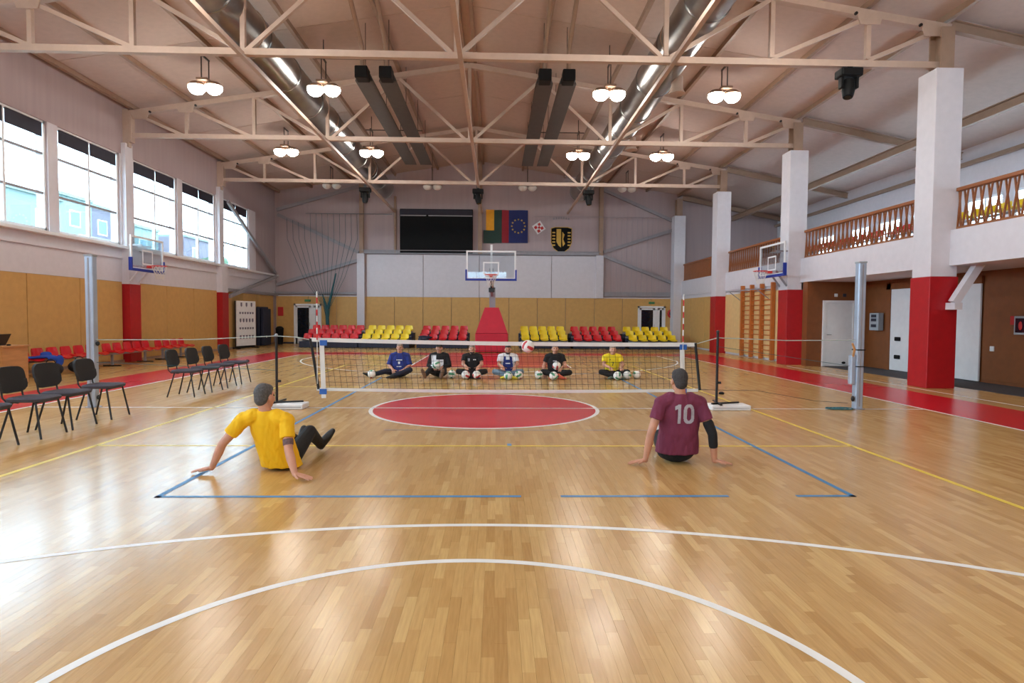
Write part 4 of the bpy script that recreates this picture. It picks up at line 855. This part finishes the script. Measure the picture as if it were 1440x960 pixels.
mat('shoe_black', (20, 20, 22), .5, var=.1); mat('shoe_white', (226, 226, 226), .5, var=.05); mat('shoe_yellow', (226, 210, 60), .5, var=.08); mat('shoe_brown', (120, 92, 74), .6, var=.1); mat('shoe_red', (200, 90, 60), .6, var=.1); mat('shoe_green', (90, 110, 96), .6, var=.1)
mat('digit_grey', (176, 170, 178), .7, var=.1, scale=40); mat('eye', (30, 26, 24), .2); mat('lip', (150, 80, 74), .6); mat('tattoo', (110, 84, 84), .7, var=.3, scale=50)
def voxel(mb, vox, it, name, m, parent, fac=.5):
    me = mb.mesh('tmp', m, (0, 0, 0), False); o = bpy.data.objects.new('tmp', me); COL.objects.link(o)
    r = o.modifiers.new('r', 'REMESH'); r.mode = 'VOXEL'; r.voxel_size = vox; r.use_smooth_shade = True
    s = o.modifiers.new('s', 'SMOOTH'); s.iterations = it; s.factor = fac
    dg = bpy.context.evaluated_depsgraph_get(); nm = bpy.data.meshes.new_from_object(o.evaluated_get(dg)); nm.name = name
    bpy.data.objects.remove(o); bpy.data.meshes.remove(me)
    nm.materials.clear(); nm.materials.append(MATS[m])
    for pf in nm.polygons: pf.use_smooth = True
    q = bpy.data.objects.new(name, nm); COL.objects.link(q); q.parent = parent; return q
V = Vector
def cloth_pile(name, ells, org, m, label):
    k = MB(); o = Vector(org)
    for (x, y, z, a, b, c) in ells: k.ell(Vector((x, y, z))-o, (a, b, c), None, 14, 10)
    q = voxel(k, .02, 3, name, m, None); q.location = o; ORIG[q.name] = o; tag(q, label, 'jacket')
cloth_pile('dark_jacket', [(-3.5, 29.6, .53, .26, .2, .07), (-3.25, 29.58, .51, .2, .16, .06), (-3.62, 29.4, .42, .12, .05, .12), (-3.4, 29.4, .45, .14, .045, .08)], (-3.45, 29.5, .3), 'navy', 'dark jacket lying on the front row of red seats')
cloth_pile('blue_jacket', [(-11.14, 15.4, .47, .19, .34, .04), (-10.955, 15.66, .36, .035, .15, .15), (-10.95, 15.58, .24, .03, .1, .12), (-11.2, 15.0, .47, .1, .3, .035), (-11.25, 15.6, .53, .1, .16, .06), (-10.96, 15.45, .42, .03, .2, .06)], (-11.1, 15.4, .12), 'jacket_blue', 'blue jacket hanging over the red seat bench')
def lerp(a, b, t): return a+(b-a)*t
def hand(mb, w, d, n, side, sc=1.0, curl=.15):
    """w wrist, d finger direction, n back-of-hand normal, side = thumb side sign along s"""
    d = V(d).normalized(); n = V(n); n = (n-d*n.dot(d)).normalized(); s = d.cross(n)*side; k = sc
    mb.loft([(w, s*.027*k, n*.02*k), (w+d*.03*k, s*.036*k, n*.017*k), (w+d*.07*k, s*.042*k, n*.015*k), (w+d*.1*k, s*.04*k, n*.012*k)], 14, 2.6)
    for i, (off, ln) in enumerate(((.031, .072), (.011, .082), (-.01, .076), (-.031, .058))):
        b = w+d*.094*k+s*off*k; dd = (d+s*off*4.5).normalized(); r = .0085*k
        k1 = b+dd*ln*.42*k-n*curl*.02; k2 = k1+(dd-n*curl).normalized()*ln*.33*k; k3 = k2+(dd-n*curl*2).normalized()*ln*.25*k
        mb.cap(b, k1, r*1.1, r, 8); mb.cap(k1, k2, r, r*.95, 8); mb.cap(k2, k3, r*.95, r*.8, 8)
    b = w+d*.025*k+s*.03*k; t1 = b+(d*.6+s*.8).normalized()*.045*k; t2 = t1+(d*.85+s*.5).normalized()*.035*k
    mb.cap(b, t1, .014*k, .011*k, 8); mb.cap(t1, t2, .011*k, .009*k, 8)
def Rz(a): return Matrix.Rotation(a, 3, 'Z')
def person(label, J, st, vox, root):
    """J: joints (world). st: style."""
    p = thing('person', root, label, 'person', st.get('group'))
    O = V(root)
    for k in J: J[k] = V(J[k])-O
    yaw = st['yaw']; HR = Rz(st.get('head_yaw', yaw)) @ Matrix.Rotation(st.get('nod', 0), 3, 'X')      # local +y forward
    BR = Rz(yaw); bx = BR @ V((1, 0, 0)); by = BR @ V((0, 1, 0)); g = st.get('girth', 1.0)
    hc = J['head']; H = lambda x, y, z: hc+HR @ V((x, y, z))
    m = MB()
    # head
    m.ell(H(0, -.012, .03), (.076, .094, .092), HR); m.ell(H(0, .02, -.03), (.066, .075, .085), HR); m.ell(H(0, .032, -.075), (.048, .055, .045), HR)
    m.ell(H(0, .07, .03), (.055, .03, .016), HR); m.cap(H(0, .088, .015), H(0, .108, -.022), .009, .016, 8)
    for s in (-1, 1):
        m.ell(H(s*.079, -.005, -.01), (.011, .022, .032), HR); m.ell(H(s*.035, .068, -.03), (.022, .02, .022), HR)
    m.ell(H(0, .088, -.066), (.024, .012, .012), HR)
    m.cap(lerp(J['neck'], hc, -.1), H(0, -.022, -.05), .06, .056)
    # torso under the clothes
    pe, chs, nk = J['pelvis'], J['chest'], J['neck']
    m.loft([(pe, bx*.13, by*.09), (lerp(pe, chs, .5), bx*.125*g, by*.085*g), (chs, bx*.14, by*.095), (lerp(chs, nk, .7), bx*.13, by*.075), (nk, bx*.05, by*.05)], 20)
    for s, S in ((-1, 'l'), (1, 'r')):
        sh, el, wr_ = J['sh'+S], J['el'+S], J['wr'+S]
        m.cap(lerp(sh, nk, .45), sh, .06, .058); m.cap(sh, el, .054, .041); m.cap(el, lerp(el, wr_, .35), .041, .043); m.cap(lerp(el, wr_, .35), wr_, .043, .027)
        hd = J['hd'+S]; hand(m, wr_, hd, J['hn'+S], J['ht'+S].x, 1.05, st.get('curl', .15))
        hp_, kn, an, to = J['hip'+S], J['kn'+S], J['an'+S], J['toe'+S]
        m.cap(hp_, kn, .075, .05); m.cap(kn, lerp(kn, an, .3), .05, .052); m.cap(lerp(kn, an, .3), an, .052, .036); fu = J['up'+S]; fd = (to-an).normalized(); fu = (fu-fd*fu.dot(fd)).normalized(); m.cap(an-fu*.005, lerp(an, to, .45)-fu*.034, .028, .016)
    body = voxel(m, vox, 6, 'body', st['skin'], p)
    # shirt
    m = MB(); up_ = (nk-pe).normalized(); hw = st.get('hem_w', .185)*g
    m.loft([(pe+by*.0+up_*st.get('hem', -.06), bx*hw, by*.145*g), (lerp(pe, chs, .35), bx*(hw-.012), by*.138*g), (lerp(pe, chs, .7), bx*.18*g, by*.132*g), (chs, bx*.19*g, by*.13), (lerp(chs, nk, .45), bx*.185, by*.115), (lerp(chs, nk, .8), bx*.14, by*.09), (lerp(chs, nk, 1.0), bx*.085, by*.07), (lerp(chs, nk, 1.06), bx*.07, by*.065)], 28, 2.3)
    sl = st.get('sleeve', .55)
    for S in 'lr':
        sh, el = J['sh'+S], J['el'+S]; ssl = sl
        m.cap(lerp(sh, nk, .5), sh, .075, .075)
        if ssl <= 1:
            e = lerp(sh, el, ssl); dd = (el-sh).normalized(); a = dd.cross(V((0, 0, 1)) if abs(dd.z) < .9 else V((1, 0, 0))).normalized(); b = dd.cross(a)
            m.loft([(sh-dd*.02, a*.07, b*.07), (lerp(sh, e, .5), a*.07, b*.07), (e, a*.069, b*.069)], 16)
        else:
            wr_ = J['wr'+S]; m.cap(sh, el, .07, .055); e = lerp(el, wr_, ssl-1); m.cap(el, e, .055, .042)
    shirt = voxel(m, max(vox, .006), 12, 'shirt', st['shirt'], p)
    if vox < .006:      # fabric folds
        from mathutils import noise
        me = shirt.data; nrm = [v.normal.copy() for v in me.vertices]
        for v, n_ in zip(me.vertices, nrm):
            q = v.co; f = noise.noise(V((q.x*16+q.z*5, q.y*16, q.z*5)))+.5*noise.noise(V((q.x*30, q.y*30, q.z*14-q.x*12)))
            v.co = q+n_*(.008*f)
        me.update()
    # legs
    m = MB(); m.ell(lerp(pe, lerp(J['hipl'], J['hipr'], .5), .5)-V((0, 0, .0)), (.175*g, .15, .12), BR)
    ll = st.get('leg_len', 2.0)
    for S in 'lr':
        hp_, kn, an = J['hip'+S], J['kn'+S], J['an'+S]
        if ll <= 1: e = lerp(hp_, kn, ll); m.tube([hp_, lerp(hp_, e, .5), e], [.095, .093, .085], 16); m.ell(hp_, .095)
        else: m.cap(hp_, kn, .095, .07); e = lerp(kn, an, min(1.0, ll-1)); m.cap(kn, e, .07, .052)
    trousers = voxel(m, max(vox, .006), 5, 'trousers', st['legs'], p)
    for S in 'lr':
        an, to = J['an'+S], J['toe'+S]; d = (to-an).normalized(); u = J['up'+S]; u = (u-d*u.dot(d)).normalized(); s = d.cross(u); m = MB()
        L = .27
        h0 = an-d*.055-u*.018
        m.loft([(h0, s*.02, u*.03), (h0+d*.015, s*.037, u*.055), (h0+d*.09, s*.042, u*.058), (h0+d*.15-u*.012, s*.046, u*.046), (h0+d*.21-u*.018, s*.045, u*.028), (h0+d*.26-u*.024, s*.032, u*.02), (h0+d*.275-u*.026, s*.014, u*.012)], 16, 2.4)
        m.cap(an-d*.005, an+u*.02, .048, .048)
        q = voxel(m, .006, 3, 'shoe', st['shoe'], p)
        if st.get('sole'):
            k = MB(); k.loft([(h0-u*.05+d*.005, s*.03, u*.008), (h0-u*.05+d*.1, s*.04, u*.008), (h0-u*.05+d*.2, s*.047, u*.008), (h0-u*.047+d*.27, s*.02, u*.008)], 14, 2.4); voxel(k, .006, 1, 'sole', st['sole'], q)
    # hair
    hs = st.get('hair', 'hair_grey'); m = MB()
    if hs:
        m.ell(H(0, -.022, .04), (.081, .094, .095), HR); m.ell(H(0, -.05, -.012), (.068, .06, .078), HR); m.ell(H(0, .0, .075), (.07, .085, .052), HR)
        voxel(m, .006, 3, 'hair', hs, p)
    for s in (-1, 1):
        e = MB().ell(H(s*.032, .078, .006), (.011, .01, .008), HR, 10, 8); q = bpy.data.objects.new('eye', e.mesh('eye', 'eye', smooth=True)); COL.objects.link(q); q.parent = p
        if hs: e = MB().ell(H(s*.033, .088, .03), (.018, .008, .005), HR, 8, 6); q = bpy.data.objects.new('eyebrow', e.mesh('eyebrow', hs, smooth=True)); COL.objects.link(q); q.parent = p
    e = MB().ell(H(0, .098, -.066), (.02, .006, .005), HR, 10, 6); q = bpy.data.objects.new('mouth', e.mesh('mouth', 'lip', smooth=True)); COL.objects.link(q); q.parent = p
    if st.get('beard'):
        m = MB(); m.ell(H(0, .035, -.075), (.056, .062, .046), HR); voxel(m, .006, 2, 'beard', st['beard'], p)
    if st.get('cap'):
        m = MB(); m.ell(H(0, -.015, .06), (.085, .1, .07), HR); m.loft([(H(0, .06, .06), HR @ V((.07, 0, 0)), HR @ V((0, .02, .01))), (H(0, .15, .045), HR @ V((.05, 0, 0)), HR @ V((0, .02, .006)))], 14); voxel(m, .006, 2, 'cap', st['cap'], p)
    return p, shirt, O
# directions are stored absolute; person() shifts every joint by the root, so pre-shift the directions
_person = person
def person(label, J, st, vox, root):
    J = dict(J)
    for k in J:
        if k[:2] in ('hd', 'hn', 'ht', 'up'): J[k] = V(J[k])+V(root)
    return _person(label, J, st, vox, root)
def project(p, shirt, cells, size, c, bx, d, m, name, off=.004):
    """cells: list of (u,v) grid squares on a plane through c spanned by bx and z, cast along d onto the shirt"""
    from mathutils.bvhtree import BVHTree
    bv = BVHTree.FromPolygons([v.co for v in shirt.data.vertices], [list(f.vertices) for f in shirt.data.polygons])
    mb = MB(); h = size/2
    for (u, v) in cells:
        q = []
        for (a, b) in ((-h, -h), (h, -h), (h, h), (-h, h)):
            o = c+bx*(u+a)+V((0, 0, v+b)); r = bv.ray_cast(o, d)
            if r[0] is None: break
            q.append(r[0]-d*off)
        if len(q) == 4: mb.add(q, [(0, 1, 2, 3)])
    if mb.v:
        me = mb.mesh(name, m, recalc=False)
        b2 = bmesh.new(); b2.from_mesh(me); bmesh.ops.remove_doubles(b2, verts=b2.verts[:], dist=.0008); b2.to_mesh(me); b2.free()
        o = bpy.data.objects.new(name, me); COL.objects.link(o); o.parent = shirt if shirt.parent == p else p
def glyph(fn, w, h, n=.006):
    out = []; x = -w/2+n/2
    while x < w/2:
        z = -h/2+n/2
        while z < h/2:
            if fn(x/w*2, z/h*2): out.append((x, z))
            z += n
        x += n
    return out
one = lambda x, z: (.0 < x < .75) or (-.75 < x <= 0 and .55 < z-x*.2 < .95)
def zero(x, z):
    o = abs(x)**3+abs(z)**3 < 1; i = (abs(x)/.42)**3+(abs(z)/.68)**3 < 1; return o and not i
seven = lambda x, z: z > .6 or abs(x-(.1+z*.5)) < .3

# ---- near player in yellow
A = dict(pelvis=(-2.155, 6.13, .12), chest=(-2.19, 6.03, .38), neck=(-2.225, 5.96, .60), head=(-2.235, 5.97, .745),
  shl=(-2.44, 5.95, .52), ell=(-2.63, 5.93, .29), wrl=(-2.75, 5.965, .05), hdl=(-1, -.1, -.12), hnl=(0, 0, 1), htl=(-1, 0, 0),
  shr=(-2.01, 5.92, .52), elr=(-1.96, 5.82, .25), wrr=(-1.87, 5.72, .05), hdr=(1, -.25, -.15), hnr=(0, 0, 1), htr=(1, 0, 0),
  hipl=(-2.25, 6.2, .11), knl=(-2.30, 6.62, .27), anl=(-2.22, 6.98, .09), toel=(-2.22, 7.1, .3), upl=(0, -1, .3),
  hipr=(-2.05, 6.2, .11), knr=(-1.99, 6.58, .29), anr=(-1.985, 6.95, .08), toer=(-1.84, 7.02, .30), upr=(-.5, -1, .5))
pA, sA, OA = person('person in yellow shirt leaning back on both hands, legs forward', A, dict(yaw=-.1, head_yaw=-.45, skin='skin', shirt='shirt_yellow', legs='cloth_black', shoe='shoe_black', hair='hair_grey', sleeve=.58, hem_w=.19, girth=1.06, hem=-.1, group='seated players', curl=.1), .0048, (-2.155, 6.13, 0))
# ---- near player in maroon, number 10
B = dict(pelvis=(1.93, 6.42, .12), chest=(1.925, 6.35, .44), neck=(1.91, 6.28, .73), head=(1.90, 6.295, .88),
  shl=(1.715, 6.29, .65), ell=(1.60, 6.23, .35), wrl=(1.555, 6.27, .055), hdl=(-1, .05, -.15), hnl=(0, 0, 1), htl=(-1, 0, 0),
  shr=(2.12, 6.29, .65), elr=(2.235, 6.22, .34), wrr=(2.275, 6.26, .055), hdr=(1, -.02, -.15), hnr=(0, 0, 1), htr=(1, 0, 0),
  hipl=(1.83, 6.5, .11), knl=(1.88, 6.93, .2), anl=(1.99, 7.3, .09), toel=(1.965, 7.35, .3), upl=(0, -1, .3),
  hipr=(2.03, 6.5, .11), knr=(2.08, 6.92, .2), anr=(2.13, 7.3, .09), toer=(2.16, 7.36, .3), upr=(0, -1, .3))
pB, sB, OB = person('person in maroon shirt with number 10, sitting with arms out beside', B, dict(yaw=0, head_yaw=.15, skin='skin_tan', shirt='shirt_maroon', legs='cloth_black', leg_len=.9, shoe='shoe_white', hair='hair_dark', sleeve=.56, hem_w=.2, hem=-.015, girth=1.13, group='seated players', curl=.1), .0048, (1.93, 6.42, 0))
cells = [(u-.07, v) for u, v in glyph(one, .08, .2, .005)]+[(u+.045, v) for u, v in glyph(zero, .115, .2, .005)]
project(pB, sB, cells, .0052, V((1.94, 5.9, .545))-OB, V((1, 0, 0)), V((0, 1, 0)), 'digit_grey', 'number_print')
m = MB(); e0, e1, e2 = V(B['shr'])-OB, V(B['elr'])-OB, V(B['wrr'])-OB; m.cap(lerp(e0, e1, .66), e1, .056, .05); m.cap(e1, lerp(e1, e2, .42), .05, .047); voxel(m, .006, 3, 'elbow_sleeve', 'cloth_black', pB)
m = MB(); e0, e1 = V(A['shr'])-OA, V(A['elr'])-OA; m.tube([lerp(e0, e1, .62), lerp(e0, e1, .82)], [.0505, .0485], 16); voxel(m, .005, 2, 'tattoo', 'tattoo', pA)

# ---- players behind the net (local pose, facing the camera)
def far(x, y, lab, st, pose='cross', turn=0):
    L = dict(pelvis=(0, 0, .12), chest=(0, .0, .36), neck=(0, .01, .585), head=(0, .03, .725),
      shl=(-.19, .0, .525), shr=(.19, 0, .525), ell=(-.265, .07, .29), elr=(.265, .07, .29), wrl=(-.13, .27, .2), wrr=(.13, .27, .2),
      hdl=(.35, 1, -.5), hdr=(-.35, 1, -.5), hnl=(0, .4, 1), hnr=(0, .4, 1), htl=(1, 0, 0), htr=(-1, 0, 0),
      hipl=(-.1, .04, .11), hipr=(.1, .04, .11), knl=(-.33, .34, .17), knr=(.33, .34, .17), anl=(.02, .44, .08), anr=(-.04, .54, .08), toel=(.2, .56, .07), toer=(-.22, .64, .07), upl=(0, 0, 1), upr=(0, 0, 1))
    if pose == 'side': L.update(knr=(.32, .32, .16), anr=(.62, .44, .08), toer=(.78, .5, .16), upr=(-.3, 0, 1), knl=(-.3, .34, .2), anl=(.05, .46, .08), toel=(.22, .52, .07))
    if pose == 'forward': L.update(knl=(-.16, .45, .2), knr=(.2, .45, .2), anl=(-.12, .82, .1), anr=(.27, .82, .1), toel=(-.18, .9, .3), toer=(.34, .9, .3), upl=(0, -1, .4), upr=(0, -1, .4), wrl=(-.1, .28, .27), wrr=(.1, .28, .27))
    if pose == 'low': L.update(wrl=(-.16, .4, .29), wrr=(.13, .4, .29), ell=(-.25, .14, .33), elr=(.23, .14, .33), hdl=(.1, 1, -.38), hdr=(-.1, 1, -.38), neck=(0, .06, .575), head=(0, .1, .705), shl=(-.19, .05, .52), shr=(.19, .05, .52))
    if pose == 'hold': L.update(wrl=(-.12, .3, .26), wrr=(.27, .2, .1), elr=(.29, .02, .27), hdr=(.05, .5, -1), knl=(-.34, .33, .15))
    R = Rz(math.pi+turn); J = {}
    for k, v in L.items():
        v = V(v)
        if k.startswith('ht'): J[k] = v
        elif k[:2] in ('hd', 'hn', 'up'): J[k] = R @ v
        else: J[k] = R @ v+V((x, y, 0))
    O = V((x, y, 0))
    st['yaw'] = math.pi+turn; st['group'] = 'seated players'; st.setdefault('nod', 0)
    return person(lab, J, st, .0075, (x, y, 0))
P1 = far(-2.43, 15.55, 'person in blue sweatshirt and dark trousers sitting behind the net', dict(skin='skin', shirt='shirt_blue', legs='cloth_navy', shoe='shoe_black', hair='hair_pale', sleeve=.95, girth=1.15), 'side')
P2 = far(-1.44, 15.6, 'person in cap and white and black jacket, soles towards the net', dict(skin='skin', shirt='cloth_black', legs='cloth_black', shoe='shoe_brown', hair='hair_dark', sleeve=1.85, girth=1.08, cap='cloth_black'), 'forward')
P3 = far(-.60, 15.55, 'bearded person in black shirt resting hands on two balls', dict(skin='skin', shirt='cloth_black', legs='cloth_black', shoe='shoe_black', hair='hair_pale', sleeve=.6, beard='hair_dark'), 'low')
P4 = far(.30, 15.5, 'bearded person in blue bib over white sleeves, yellow shoes', dict(skin='skin_tan', shirt='cloth_white', legs='shorts_grey', shoe='shoe_yellow', hair='hair_dark', sleeve=.62, beard='hair_dark'), 'low')
P5 = far(1.50, 15.55, 'person in black shirt holding a ball at the belly', dict(skin='skin', shirt='cloth_black', legs='cloth_black', shoe='shoe_red', hair='hair_grey', sleeve=.55, girth=1.05), 'hold')
P6 = far(2.96, 15.55, 'person in yellow shirt with a dark 7 sitting behind the net', dict(skin='skin', shirt='tee_yellow', legs='cloth_black', shoe='shoe_green', hair='hair_pale', sleeve=.6), 'low')
f_ = V((0, 1, 0)); bx_ = V((1, 0, 0))
def rectg(w, h, n=.012): return glyph(lambda x, z: True, w, h, n)
def prn(P, cx, cz, cells, m, n=.012, nm='print'): project(P[0], P[1], cells, n*1.04, V((cx, -1.0, cz)), bx_, f_, m, nm, .005)
prn(P1, 0, .43, rectg(.14, .024), 'cloth_white'); prn(P1, 0, .36, rectg(.05, .06), 'cloth_white'); prn(P1, .0, .27, rectg(.12, .024), 'cloth_white')
prn(P2, -.02, .32, rectg(.28, .24), 'cloth_white', nm='white_panel'); prn(P2, -.13, .42, rectg(.12, .26), 'cloth_white', nm='white_panel'); prn(P2, .02, .38, rectg(.14, .02), 'cloth_black')
prn(P3, .06, .45, rectg(.07, .03), 'cloth_white'); prn(P3, -.08, .44, rectg(.05, .07), 'digit_grey')
prn(P4, 0, .33, glyph(lambda x, z: abs(x) < .95-.25*max(0, z) and not (z > .62 and abs(x) < .35), .27, .42, .012), 'shirt_blue', nm='blue_bib'); project(P4[0], P4[1], rectg(.12, .02), .0125, V((0, -1, .36)), bx_, f_, 'cloth_white', 'print', .009)
prn(P5, -.01, .42, rectg(.1, .02), 'digit_grey'); prn(P6, 0, .36, glyph(seven, .06, .1, .008), 'cloth_navy', .008, 'number_print'); prn(P6, -.07, .47, rectg(.03, .03), 'cloth_navy')
